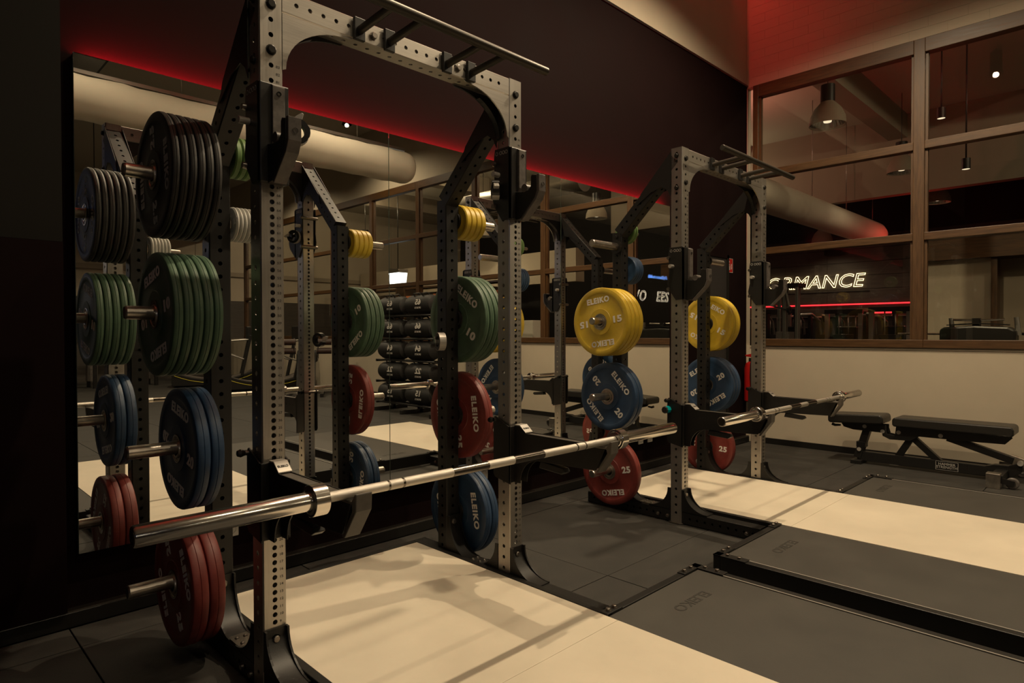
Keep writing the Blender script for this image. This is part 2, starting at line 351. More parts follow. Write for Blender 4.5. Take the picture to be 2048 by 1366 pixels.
def bracket(hh, ll, s=-1, foot=False, w=.074):
    """curved channel foot bracket on the front (s=-1) or back (s=+1) of an upright; local origin: upright face, base beam top"""
    m = MB()
    curve = [(s*(.018+(ll-.018)*(1-math.cos(t))), hh*(1-math.sin(t))*.96+.004) for t in [math.pi/2*k/10 for k in range(11)]]
    outer = [(0, hh)]+[(s*.018, hh)]+curve[0:0]
    pts = []
    for k in range(11):
        t = k/10.0; a = t*math.pi/2
        pts.append((s*(.020+(ll-.020)*(1-math.cos(a))), (hh-.01)*(1-math.sin(a))+.006))
    prof = [(0, 0), (0, hh), (s*.020, hh)]+pts+[(s*ll, 0)]
    for x in (-1, 1): m.prism(prof, 'x', x*w/2-.0035, x*w/2+.0035)
    inner = [(y-s*.020*(1-i/10), z-.002) for i, (y, z) in enumerate(pts)]
    inner = [(s*max(.002, abs(y)), max(.004, z)) for y, z in inner]
    m.add([(x_, y, z) for (y, z) in inner for x_ in (-w/2, w/2)], [(2*i, 2*i+1, 2*i+3, 2*i+2) for i in range(len(inner)-1)], True)
    m.box(-w/2, w/2, min(s*.002, s*.006), max(s*.002, s*.006), hh*.55, hh)
    if foot: m.box(-w/2, w/2, min(s*ll*.8, s*(ll+.07)), max(s*ll*.8, s*(ll+.07)), 0, .006)
    return m
BR_F = bracket(.135, .17, -1).mesh('base_bracket', 'black_steel'); BR_B = bracket(.135, .158, 1).mesh('base_bracket', 'black_steel')
BR_R = bracket(.19, .16, -1).mesh('base_bracket', 'black_steel')
def build_rack():
    t = thing('power_rack', 'near steel power rack with black rear posts, over the pale platform nearest the camera', 'rack', (0,0,0), 'power racks')
    for s in (-1, 1):
        u = put('upright', UP_ME, t, 0, (s*C, .04, 0)); put('number_scale', num, u)
        MB().prism([(x*.055+(.0), y*.05) for x, y in [(-1,-.7),(-.7,-1),(.7,-1),(1,-.7),(1,.7),(.7,1),(-.7,1),(-1,.7)]], 'z', 0, .006).build('foot_plate', 'bolt', t, .001, (s*C-.005, .04, 0))
        put('rear_upright', REAR_ME, t, 0, (s*C, .4925, 0))
        for n in (91, 85): put('bolt', BY, t, 0, (s*C, 0, zn(n)))
        for z in (2.305, 2.105):
            put('bolt', BX if s < 0 else BXp, t, 0, (s*(C+.04), .04, z-.005))
        # base beam
        bb = ptube(1.37, [.05+.05*k for k in range(27)], [.055+.05*k for k in range(26)], .08, .078, .0075)
        xf(bb, Matrix.Rotation(math.pi/2, 4, 'X')); 
        b1 = MB(); 
        for (y0, y1) in [(.0, -.50), (.46, .08), (.74, .53)]:
            L = y0-y1; hs = [.055+.05*k for k in range(int((L-.06)/.05)+1)]
            q = xf(ptube(L, [], hs, .078, .078, .0075), Matrix.Translation((s*C, y0, .041)) @ Matrix.Rotation(math.pi/2, 4, 'X'))
            q.build('base_beam', 'black_steel', t)
        put('base_bracket', BR_F, t, 0, (s*C, 0, .08)); put('base_bracket', BR_B, t, 0, (s*C, .08, .08)); put('base_bracket', BR_R, t, 0, (s*C, .455, .08))
        put('bolt', BYs, t, 0, (s*C, -.004, .180)); put('bolt', BYs, t, 0, (s*C, .451, .235))
        pl = MB(); pl.prism([(-.035, .06), (-.02, .075), (.02, .075), (.035, .06), (.035, -.05), (.02, -.07), (-.02, -.07), (-.035, -.05)], 'z', 0, .005)
        pp = pl.build('anchor_plate', 'bolt', t, .001, (s*C, .255, .081))
        for (a, b) in [(-.015, .03), (.015, .03), (-.015, -.02), (.015, -.02)]: MB().lathe([(0, .008), (.004, .007), (.007, 0)], 10, 'z', (a, b, .005)).build('rivet', 'bolt', pp)
        for y in (-.42, .10, .17): put('bolt', boltm_x[s], t, 0, (s*(C+.039), y, .035))
        # angled beam
        Lb = .60; hb = [.05+.05*k for k in range(11)]
        q = ptube(Lb, hb, hb, .08, .08, .0075)
        dv = Vector((0, .4525, -.44)); 
        xd = Vector((1,0,0)); zd = dv.normalized(); yd = zd.cross(xd)
        M = Matrix(((xd.x, yd.x, zd.x, s*C), (xd.y, yd.y, zd.y, .055), (xd.z, yd.z, zd.z, 2.285), (0,0,0,1)))
        xf(q, M).build('angled_beam', 'black_steel', t)
        # gusset between front post, crossmember and angled beam
        gx = s*(C-.04)
        prof = [(gx, 2.268), (gx-s*.27, 2.268), (gx-s*.255, 2.262)]+[(gx-s*(.012+.243*(1-math.sin(a))), 2.09+.172*math.cos(a-math.pi/2) if False else 2.085+.177*(1-(1-math.cos(math.pi/2-a)))) for a in []]
        cv = []
        for k in range(13):
            a = math.pi/2*k/12; cv.append((gx-s*(.012+.243*(1-math.sin(a))), 2.085+.177*math.cos(a)))
        prof = [(gx, 2.268), (gx-s*.268, 2.268)]+cv+[(gx, 2.08)]
        MB().prism(prof, 'y', .001, .007).build('gusset', 'steel_h', t)
        MB().prism(prof, 'y', .072, .079).build('gusset', 'black_steel', t)
        fl_ = MB()
        for k in range(4, 12):
            (x0, z0), (x1, z1) = cv[k], cv[k+1]; fl_.add([(x0, .05, z0), (x0, .079, z0), (x1, .079, z1), (x1, .05, z1)], [(0,1,2,3)])
        fl_.build('gusset_flange', 'black_steel', t)
        pf = [(.079, 2.08), (.079, 2.32), (.12, 2.30)]+[(.12+.21*math.sin(a), 2.09+.0+.10*math.cos(a)-.05) for a in [math.pi/2*k/6 for k in range(6)]]+[(.16, 1.99), (.10, 2.02)]
        for q_ in (-1, 1): MB().prism([(.08, 2.05), (.08, 2.33), (.30, 2.10), (.33, 2.03), (.22, 2.10), (.14, 2.12), (.10, 2.09)], 'x', s*C+q_*.043-.002, s*C+q_*.043+.002).build('side_gusset', 'black_steel', t)
        # storage pegs on the outside
        for z in (1.775, 1.272, .775, .28):
            pg = MB(); x0 = s*(C+.04)
            pg.lathe([(x0+s*.012, .02), (x0+s*.012, .0245), (s*.882, .0245), (s*.887, .021), (s*.887, 0)], 24, 'x', (0, .4925, z))
            g_ = pg.build('storage_peg', 'peg_steel', t)
            MB().lathe([(x0, .0), (x0, .046), (x0+s*.014, .046), (x0+s*.014, .0245)], 24, 'x', (0, .4925, z)).box(min(x0, x0+s*.006), max(x0, x0+s*.006), .46, .525, z, z+.085).build('flange', 'black_steel', g_)
            put('bolt', BX if s < 0 else BXp, g_, 0, (x0+s*.006, .4925, z+.065))
    for z in (1.885, 1.625):
        x0 = -C+.04
        g_ = MB().lathe([(x0, .03), (x0+.006, .03), (x0+.006, .0125), (x0+.16, .0125), (x0+.165, .010), (x0+.165, 0)], 20, 'x', (0, .4925, z)).build('small_peg', 'peg_steel', t)
    # crossmember
    L = 2*(C-.04)
    hs = [.05+.05*k for k in range(20) if .05+.05*k < L-.03]
    q = ptube(L, hs, hs, .078, .078, .0078)
    xf(q, Matrix.Translation((-L/2, .04, 2.309)) @ Matrix.Rotation(math.pi/2, 4, 'Y')).build('crossmember', 'steel_h', t)
    pb = MB().lathe([(-.535, 0), (-.535, .015), (-.532, .0175), (.532, .0175), (.535, .015), (.535, 0)], 20, 'x', (0, -.225, 2.312)).build('pull_up_bar', 'dark_steel_mat', t)
    for x in (-.245, -.115, .165, .295):
        MB().tube([(x, -.014, 2.300), (x, -.215, 2.312)], .015, 14).build('strut', 'dark_steel_mat', pb)
        MB().box(x-.022, x+.022, -.016, -.001, 2.265, 2.345).build('clamp_plate', 'black_steel', pb, .002)
    for x in (-.18, .23): put('bolt', BYs, pb, 0, (x, -.001, 2.305))
    return t
boltm_x = {-1: boltmesh('x', -1, 'bolt', .010), 1: boltmesh('x', 1, 'bolt', .010)}
mat('dark_steel_mat', (.075, .066, .055), .42, .7)
X2 = 2.65; YR2 = 0.0
rack1 = build_rack()
rack2 = copy_tree(rack1); rack2.location = (X2, YR2, 0); rack2['label'] = 'far steel power rack with black rear posts, beside the windows and the bench'
# ---------------------------------------------------------------- J-cups
def jcup():
    t = thing('j_cup', '', 'rack hook', (0,0,0), 'j-cups on the front posts')
    prof = [(.092, .165), (.085, .205), (-.005, .205), (-.018, .198), (-.022, .03), (-.022, -.120), (.04, -.125), (.095, -.05), (.10, -.02), (.088, .04)]
    for s in (-1, 1): MB().prism(prof, 'x', s*.0465-.003, s*.0465+.003).build('side_plate', 'black_plastic', t, .0015)
    MB().box(-.0495, .0495, -.024, -.001, -.125, .2).build('back_plate', 'black_plastic', t, .004)
    MB().prism([(-.022, .0), (-.058, -.006), (-.10, -.006), (-.118, .012), (-.118, .052), (-.128, .058), (-.150, .055), (-.152, -.012), (-.138, -.045), (-.055, -.125), (-.02, -.128)], 'x', -.024, .024).build('hook', 'black_plastic', t, .002)
    MB().prism([(-.022, .198), (-.036, .190), (-.036, .018), (-.026, .0), (-.022, .0)], 'x', -.012, .030).build('front_liner', 'wear_plastic', t, .003)
    MB().prism([(-.150, .06), (-.152, -.012), (-.138, -.045), (-.055, -.127), (-.06, -.133), (-.148, -.050), (-.166, -.015), (-.166, .058)], 'x', -.022, .022).build('hook_lip', 'wear_plastic', t, .002)
    MB().prism([(-.118, .010), (-.118, .056), (-.122, .060), (-.130, .060), (-.122, .010)], 'x', -.022, .022).build('lip_liner', 'wear_plastic', t)
    MB().lathe([(-.026, 0), (-.026, .018), (.026, .018), (.026, 0)], 20, 'x', (0, -.08, .008)).build('roller', 'wear_plastic', t)
    for z in (.165, ): MB().lathe([(-.0385, .008), (-.0365, .008), (-.0365, .004), (-.036, .004)], 12, 'y', (.009, 0, z)).build('screw', 'black_bolt', t)
    MB().lathe([(-.170, .009), (-.167, .009)], 12, 'y', (0, 0, .015)).build('screw', 'black_bolt', t)
    for z in (.14, -.055):
        MB().lathe([(-.062, 0), (-.062, .010), (-.049, .012), (.049, .012), (.062, .010), (.062, 0)], 14, 'x', (0, .088, z)).build('pin', 'bolt', t)
    MB().lathe([(-.085, 0), (-.085, .012), (-.05, .012)], 14, 'x', (0, .06, .085)).build('pull_pin', 'label_grey', t)
    for s in (-1,):
        for k, y in enumerate((.072, .046, .028, .010)):
            MB().lathe([(-.0001, .0062), (-.0008, .0075), (-.0001, .0088)], 14, 'x', (-.0496, y, .183)).build('emblem', 'ink_grey', t)
    return t
j = jcup()
jl = [(-C, 0, 1.815, 'black j-cup hook on the left post of the near rack, closest to the camera'), (C, 0, 1.835, 'black j-cup hook on the right post of the near rack, collar hung on it'),
      (X2-C, YR2, 1.525, 'black j-cup hook on the left post of the far rack'), (X2+C, YR2, 1.525, 'black j-cup hook on the right post of the far rack, nearest the window')]
for i, (x, y, z, l) in enumerate(jl):
    o = j if i == 0 else copy_tree(j); o.location = (x, y, z); o['label'] = l
# ---------------------------------------------------------------- safety spotter arms
def arm():
    t = thing('spotter_arm', '', 'safety arm', (0,0,0), 'spotter arms')
    # bracket hugging the upright; local z 0 is the arm's top face
    pb_ = [(.098, .055), (.088, .068), (.070, .060), (.0, .028), (-.012, .028), (-.012, -.235), (.088, -.215), (.098, -.20)]
    for s in (-1, 1): MB().prism(pb_, 'x', s*.0475-.003, s*.0475+.003).build('side_plate', 'black_steel', t, .001)
    MB().box(-.0505, .0505, -.014, -.002, -.228, .028).build('back_plate', 'black_steel', t, .003)
    pr = [(-.012, .030), (-.045, .030), (-.075, .002), (-.46, -.002), (-.525, -.004), (-.478, -.104), (-.45, -.106), (-.16, -.112)]+[(-.16+.11*math.sin(a), -.112-.11*(1-math.cos(a))) for a in [math.pi/2*k/8 for k in range(1, 9)]]+[(-.05, -.228), (-.012, -.228)]
    for s in (-1, 1): MB().prism(pr, 'x', s*.0215-.0025, s*.0215+.0025).build('arm_plate', 'black_steel', t, .001)
    MB().prism([(-.07, -.001), (-.50, -.004), (-.50, -.016), (-.07, -.014)], 'x', -.019, .019).build('top_plate', 'arm_top', t)
    MB().prism([(-.40, .001), (-.53, -.003), (-.548, .020), (-.556, .020), (-.553, -.028), (-.492, -.112), (-.480, -.110), (-.534, -.028), (-.53, -.012), (-.40, -.012)], 'x', -.0255, .0255).build('end_lip', 'arm_top', t, .003)
    MB().prism([(-.014, .036), (-.048, .036), (-.084, .006), (-.084, .002), (-.046, .031), (-.014, .031)], 'x', -.024, .024).build('name_plate', 'label_grey', t, .002)
    lm = fit(text_me('ELEIKO', .02, 'ink_dark', .0003, .0006), .036, .009)
    lm.transform(basis((1,0,0), Vector((0, .036, .030)).normalized(), (0, -.0665, .0216))); put('lettering', lm, t)
    hm = MB()
    for k in range(7):
        y = -.115-.05*k
        for s in (-1, 1): hm.lathe([(s*.0241, 0), (s*.0242, .008)], 12, 'x', (0, y, -.05))
    hm.build('hole_row', 'far_dark', t)
    MB().tube([(-.062, .085, .052), (.062, .085, .052)], .0085, 12).build('top_pin', 'bolt', t)
    MB().prism([(-.17, -.112), (-.30, -.125), (-.31, -.140), (-.29, -.152), (-.16, -.142)], 'x', -.019, .019).build('under_liner', 'black_plastic', t, .003)
    return t
mat('arm_top', (.085, .074, .062), .48, noise=.2, nscale=30)
a0 = arm(); ZB1 = .7598; ZB2 = .7327
al = [(-C, 0, ZB1-.015, 'black spotter arm on the left post of the near rack, closest to the camera'), (C, 0, ZB1-.015, 'black spotter arm on the right post of the near rack'),
      (X2-C, YR2, ZB2-.015, 'black spotter arm on the left post of the far rack'), (X2+C, YR2, ZB2-.015, 'black spotter arm on the right post of the far rack, beside the bench')]
for i, (x, y, z, l) in enumerate(al):
    o = a0 if i == 0 else copy_tree(a0); o.location = (x, y, z); o['label'] = l
    if i == 2:
        k = MB().lathe([(-.105, 0), (-.105, .020), (-.098, .024), (-.096, .024)], 8, 'x', (0, 0, 0), smooth=False).build('knob_cap', 'black_plastic', o, 0, (0, .085, -.005))
        MB().lathe([(-.098, .022), (-.060, .024), (-.052, .018), (-.052, 0)], 8, 'x', smooth=False).build('knob', 'cyan', o, 0, (0, .085, -.005))['label'] = 'turquoise hexagonal knob'
    else:
        MB().lathe([(-.085, 0), (-.085, .010), (-.075, .014), (-.062, .010), (-.05, .008)], 14, 'x').build('knob', 'black_plastic', o, 0, (0, .09, .052))
# ---------------------------------------------------------------- barbells
def barbell():
    t = thing('barbell', '', 'barbell', (0,0,0), 'barbells')
    MB().lathe([(-.66, .014), (.66, .014)], 24, 'x').build('shaft', 'dark_chrome', t)
    for s in (-1, 1):
        MB().lathe([(s*.648, .014), (s*.648, .030), (s*.650, .032), (s*.650, .0405), (s*.6515, .042), (s*.6905, .042), (s*.692, .0405), (s*.692, .033), (s*.694, .030), (s*.694, .025)], 40, 'x').build('collar_ring', 'chrome', t)
        sl = MB().lathe([(s*.692, .025), (s*1.096, .025), (s*1.1, .0225), (s*1.1, .0)], 36, 'x').build('sleeve', 'chrome', t)
        MB().lathe([(s*1.1002, .018), (s*1.1008, .018), (s*1.1008, 0)], 24, 'x').build('end_cap', 'dark_chrome', sl)
        for (a, b) in [(.212, .395), (.403, .446), (.453, .645)]:
            MB().lathe([(s*a, .0138), (s*a, .0143), (s*b, .0143), (s*b, .0138)], 24, 'x').build('knurl_band', 'knurl', t)
    MB().lathe([(-.06, .0138), (-.06, .0143), (.06, .0143), (.06, .0138)], 24, 'x').build('knurl_band', 'knurl', t)
    return t
b0 = barbell(); b0.location = (-.0167, -.5098, ZB1); b0['label'] = 'chrome barbell across the spotter arms of the near rack'
b1 = copy_tree(b0); b1.location = (2.695, -.4862+YR2, ZB2); b1['label'] = 'chrome barbell across the spotter arms of the far rack'
# ---------------------------------------------------------------- barbell clamp collars
def clamp(loc, rot, label):
    t = thing('barbell_clamp', label, 'clamp', loc, 'barbell clamp collars', rot)
    m = MB(); n = 22; pts = []
    ri, ro = .027, .043
    prof = [(math.radians(20+320*k/n)) for k in range(n+1)]
    poly = [(ro*math.cos(a), ro*math.sin(a)) for a in prof]+[(ri*math.cos(a), ri*math.sin(a)) for a in reversed(prof)]
    vs = [(-.016, u, v) for u, v in poly]+[(.016, u, v) for u, v in poly]; N = len(poly)
    fs = [(i, (i+1) % N, N+(i+1) % N, N+i) for i in range(N)]
    for k in range(n): a, b_ = k, k+1; c_, d_ = 2*n+1-(k+1), 2*n+1-k; fs += [(a, b_, c_, d_), (N+a, N+d_, N+c_, N+b_)]
    m.add(vs, fs); m.build('ring', 'black_plastic', t)
    q = MB()
    for k in range(3, n-2):
        a, b_ = prof[k], prof[k+1]; q.add([(x, (ro+.0015)*math.cos(g_), (ro+.0015)*math.sin(g_)) for g_ in (a, b_) for x in (-.017, .017)], [(0,1,3,2)])
    q.build('band', 'label_grey', t)
    MB().prism([(.036, .018), (.060, .024), (.064, .018), (.050, -.002), (.038, -.012), (.034, 0)], 'x', -.012, .012).build('lever', 'label_grey', t, .002)
    return t
clamp((C-.105, .42, 1.155), (0, .0, math.radians(-20)), 'silver and black barbell clamp hung on the inner side of the near rack rear post')
clamp((C-.085, .045, 1.845), (math.radians(160), 0, math.radians(-38)), 'silver and black barbell clamp hung on the near rack right j-cup')
clamp((-C+.068, -.035, 1.87), (math.radians(90), 0, math.radians(70)), 'silver barbell clamp tucked behind the near rack left j-cup')
# ================================================================ weight plates
def plate_kind(key, body, t, D=.45, txt=None, small=False, hub=True, hr=.054):
    r = D/2; k = {}
    h = .0253 if not small else .0135 if D < .2 else .0253
    if small:
        pr = [(0, h), (0, r*.42), (.002, r*.46), (.0025, r*.80), (0, r*.86), (0, r-.005), (.005, r), (t-.005, r), (t, r-.005), (t, r*.86), (t-.0025, r*.8), (t-.002, r*.46), (t, r*.42), (t, h)]
    else:
        pr = [(.001, .05), (.001, .085), (.0035, .087), (.0035, .090), (.0045, .092), (.0045, r*.80), (.0015, r*.835), (0, r*.85), (0, r-.010), (.003, r-.003), (.008, r),
              (t/2-.0012, r), (t/2, r-.0018), (t/2+.0012, r), (t-.008, r), (t-.003, r-.003), (t, r-.010), (t, r*.85), (t-.0015, r*.835), (t-.0045, r*.80), (t-.0045, .092), (t-.0035, .090), (t-.0035, .087), (t-.001, .085), (t-.001, .05)]
    k['body'] = MB().lathe(pr, 72 if not small else 48, 'x').mesh('body', body)
    if small: k['hub'] = MB().lathe([(-.0005, h+.006), (-.0005, h), (t+.0005, h), (t+.0005, h+.006)], 24, 'x').mesh('hub', 'peg_steel')
    else: k['hub'] = MB().lathe([(-.001, .0535), (-.002, .051), (-.001, .046), (.003, .044), (.003, .036), (-.003, .034), (-.004, .029), (-.003, h), (t+.003, h), (t+.004, .029), (t+.003, .034), (t-.003, .036), (t-.003, .044), (t+.001, .046), (t+.002, .051), (t+.001, .0535)], 40, 'x').mesh('hub', 'peg_steel')
    if txt is not None:
        parts = []
        ink = 'ink_white' if body != 'rub_black' else 'ink_grey'
        e = .0040
        if not small:
            L = fit(text_me('ELEIKO', .06, ink, .0012, .0023, sp=1.16), .182, .039); N = fit(text_me(txt, .06, ink, .0012, .0024, sp=1.1), .066 if len(txt) < 3 else .085, .044)
            pl = [(L, .142, 90), (L, .142, 270), (N, .138, 0), (N, .138, 180)]
        else:
            N = text_me(txt, .034, ink, .0008, .0012, 1.1); pl = [(N, r*.64, 0)]; e = .0022
        k['text'] = {-1: [], 1: []}
        for (me, rad, ang) in pl:
            a = math.radians(ang)
            if ang in (0, 180): du, dv = rad*math.cos(a), 0; ra = 0 if ang == 0 else math.pi
            else: du, dv = 0, rad*math.sin(a); ra = 0 if ang == 90 else math.pi
            Mr = Matrix.Translation((du, dv, 0)) @ Matrix.Rotation(ra, 4, 'Z'); nm = 'wordmark' if ang in (90, 270) else 'number'
            k['text'][-1].append(join_me(nm, [(me, basis((0,-1,0), (0,0,1), (e, 0, 0)) @ Mr)], ink)); k['text'][1].append(join_me(nm, [(me, basis((0,1,0), (0,0,1), (t-e, 0, 0)) @ Mr)], ink))
    k['t'] = t; return k
K = {'black': plate_kind('black', 'rub_black', .0265, .45, '2.5'), 'green': plate_kind('green', 'rub_green', .032, .45, '10'), 'blue': plate_kind('blue', 'rub_blue', .046, .45, '20'),
     'red': plate_kind('red', 'rub_red', .055, .45, '25'), 'yellow': plate_kind('yellow', 'rub_yellow', .042, .45, '15'),
     'syellow': plate_kind('sy', 'rub_yellow', .033, .178, '1.5', True), 'lime': plate_kind('lime', 'rub_lime', .024, .16, '1', True), 'white': plate_kind('w', 'rub_white', .0135, .135, '0.5', True),
     'sblue': plate_kind('sb', 'rub_blue', .022, .19, '2', True)}
ORD = ['outermost', 'second', 'third', 'fourth', 'fifth', 'sixth']
def plate(kind, x, y, z, ang, label, group, letter=()):
    k = K[kind]; t = thing('weight_plate', label, 'weight plate', (x, y, z), group, (math.radians(-ang), 0, 0))
    put('body', k['body'], t); put('hub', k['hub'], t)
    for sd in letter:
        for me in k.get('text', {}).get(sd, []): put(me.name.split('.')[0], me, t)
    return t
def stack(kind, n, xs, s, z, rack, desc, angs, x0=0, gap=.0012):
    """n plates pushed against x=xs and stacked towards s; label counts from the free end"""
    t = K[kind]['t']
    for i in range(n):
        a = xs+s*(i*(t+gap)); x = a if s > 0 else a-t
        q = n-1-i
        nm = 'only' if n == 1 else ORD[q] if q else 'outermost'
        if n == 1: lab = '%s on the %s' % (desc, rack)
        else: lab = '%s, %s on the %s' % (desc, nm if q == 0 else nm+' from the free end', rack)
        plate(kind, x, .4925, z-(.0045 if kind in ('black', 'green', 'blue', 'red', 'yellow') else .0), angs[i % len(angs)], lab, '%s plates on the %s' % (kind.replace('syellow', 'small yellow').replace('sblue', 'small blue'), rack), letter=[q_ for q_ in (-1, 1) if (i == n-1 and q_ == s) or (i == 0 and q_ == -s)])
xl = -C-.04-.016; xr = C+.04+.016
stack('black', 6, xl, -1, 1.775, 'near rack left side', 'thin black bumper plate', [30, 60, 120, 10, 200, 96])
stack('green', 5, xl, -1, 1.272, 'near rack left side', 'green ten-kilo bumper plate', [12, 70, 140, 30, 14])
stack('blue', 2, xl, -1, .775, 'near rack left side', 'blue twenty-kilo bumper plate', [100, -12])
stack('red', 2, xl, -1, .275, 'near rack left side', 'red twenty-five-kilo bumper plate', [40, 118])
stack('syellow', 4, xr, 1, 1.772, 'near rack right side', 'small yellow change plate', [-95, 20, 40, 60])
stack('green', 4, xr, 1, 1.272, 'near rack right side', 'green ten-kilo bumper plate', [-35, 20, 55, 80])
stack('red', 1, xr, 1, .775, 'near rack right side', 'red twenty-five-kilo bumper plate', [-83])
stack('blue', 2, xr, 1, .275, 'near rack right side', 'blue twenty-kilo bumper plate', [-80, 30])
stack('yellow', 4, X2-C-.056, -1, 1.272, 'far rack left side', 'yellow fifteen-kilo bumper plate', [20, 60, 100, 8])
stack('blue', 2, X2-C-.056, -1, .775, 'far rack left side', 'blue twenty-kilo bumper plate', [20, -48])
stack('red', 1, X2-C-.075, -1, .275, 'far rack left side', 'red twenty-five-kilo bumper plate', [12])
stack('yellow', 3, X2+C+.056, 1, 1.272, 'far rack right side', 'yellow fifteen-kilo bumper plate', [-28, 40, 80])
stack('blue', 3, X2+C+.056, 1, .775, 'far rack right side', 'blue twenty-kilo bumper plate', [32, 70, 10])
stack('red', 1, X2+C+.056, 1, .275, 'far rack right side', 'red twenty-five-kilo bumper plate', [-4])
xi = -C+.04+.008
stack('lime', 3, xi, 1, 1.885, 'near rack inner top peg', 'small green change plate', [20, 40, 60], gap=.002)
stack('white', 6, xi+.004, 1, 1.625, 'near rack inner lower peg', 'small white change plate', [10, 40, 70], gap=.002)
stack('lime', 2, X2+xi, 1, 1.885, 'far rack inner top peg', 'small green change plate', [200, 40], gap=.002)
stack('sblue', 4, X2+xi, 1, 1.625, 'far rack inner lower peg', 'small blue change plate', [155, 40, 60], gap=.002)
# ================================================================ lifting platforms
ZP = .095
def platform():
    t = thing('lifting_platform', '', 'platform', (0,0,0), 'lifting platforms')
    yb, yf, ym = .665, -2.35, -.575; wx = .498; ox = 1.195
    for (y0, y1) in [(-.622, yb), (yf, -.6235)]:
        MB().box(-wx, wx, y0, y1, .0, ZP).build('deck_board', 'plat_top', t, .001)
    # black angle trim round the deck inside the rack
    for s in (-1, 1):
        MB().box(min(s*wx, s*.530), max(s*wx, s*.530), -.56, .70, 0, ZP+.003).build('edge_trim', 'black_steel', t, .003)
    MB().box(-wx, wx, yb, .70, 0, ZP+.003).build('edge_trim', 'black_steel', t, .003)
    for s in (-1, 1):
        rb = MB().box(min(s*(wx+.002), s*ox), max(s*(wx+.002), s*ox), yf, ym, 0, ZP-.002).build('rubber_insert', 'plat_rubber', t, .003)
        lm = fit(text_me('ELEIKO', .075, 'emb', .0006, .001), .24, .05)
        lm.transform(basis((0, 1, 0), (-1, 0, 0), (s*.70+s*.03 if s > 0 else -.70, -.76, ZP-.0018))) if False else lm.transform(basis((-1, 0, 0), (0, -1, 0), (s*.86, -.735, ZP-.0017)))
        put('embossed_lettering', lm, rb)
        MB().box(min(s*.53, s*1.24), max(s*.53, s*1.24), -.572, -.535, 0, ZP+.001).build('frame_rail', 'black_steel', t, .003)
        MB().box(min(s*ox, s*1.24), max(s*ox, s*1.24), yf, -.572, 0, ZP+.001).build('frame_rail', 'black_steel', t, .003)
        MB().box(min(s*(ox-.0), s*(ox+.006)), max(s*(ox), s*(ox+.006)), yf, -.70, ZP-.001, ZP+.002).build('edge_strip', 'label_grey', t)
        cb = MB().box(min(s*1.192, s*1.241), max(s*1.192, s*1.241), -.70, -.534, ZP, ZP+.006).box(min(s*1.08, s*1.241), max(s*1.08, s*1.241), -.573, -.534, ZP, ZP+.006).build('corner_plate', 'black_steel', t, .0015)
        ib = MB().box(min(s*.50, s*.60), max(s*.50, s*.60), -.573, -.534, ZP, ZP+.006).build('corner_plate', 'black_steel', t, .0015)
        for (x, y) in [(1.217, -.66), (1.217, -.60), (1.17, -.553), (1.11, -.553)]: put('bolt', BZ, cb, 0, (s*x, y, ZP+.006))
        for x in (.53, .57): put('bolt', BZ, ib, 0, (s*x, -.553, ZP+.006))
    return t
mat('emb', (.030, .027, .023), .5)
p0 = platform(); p0['label'] = 'near lifting platform with pale deck and grey rubber sides, under the near rack'
p1 = copy_tree(p0); p1.location = (X2+.008, 0, 0); p1['label'] = 'far lifting platform with pale deck and grey rubber sides, under the far rack'
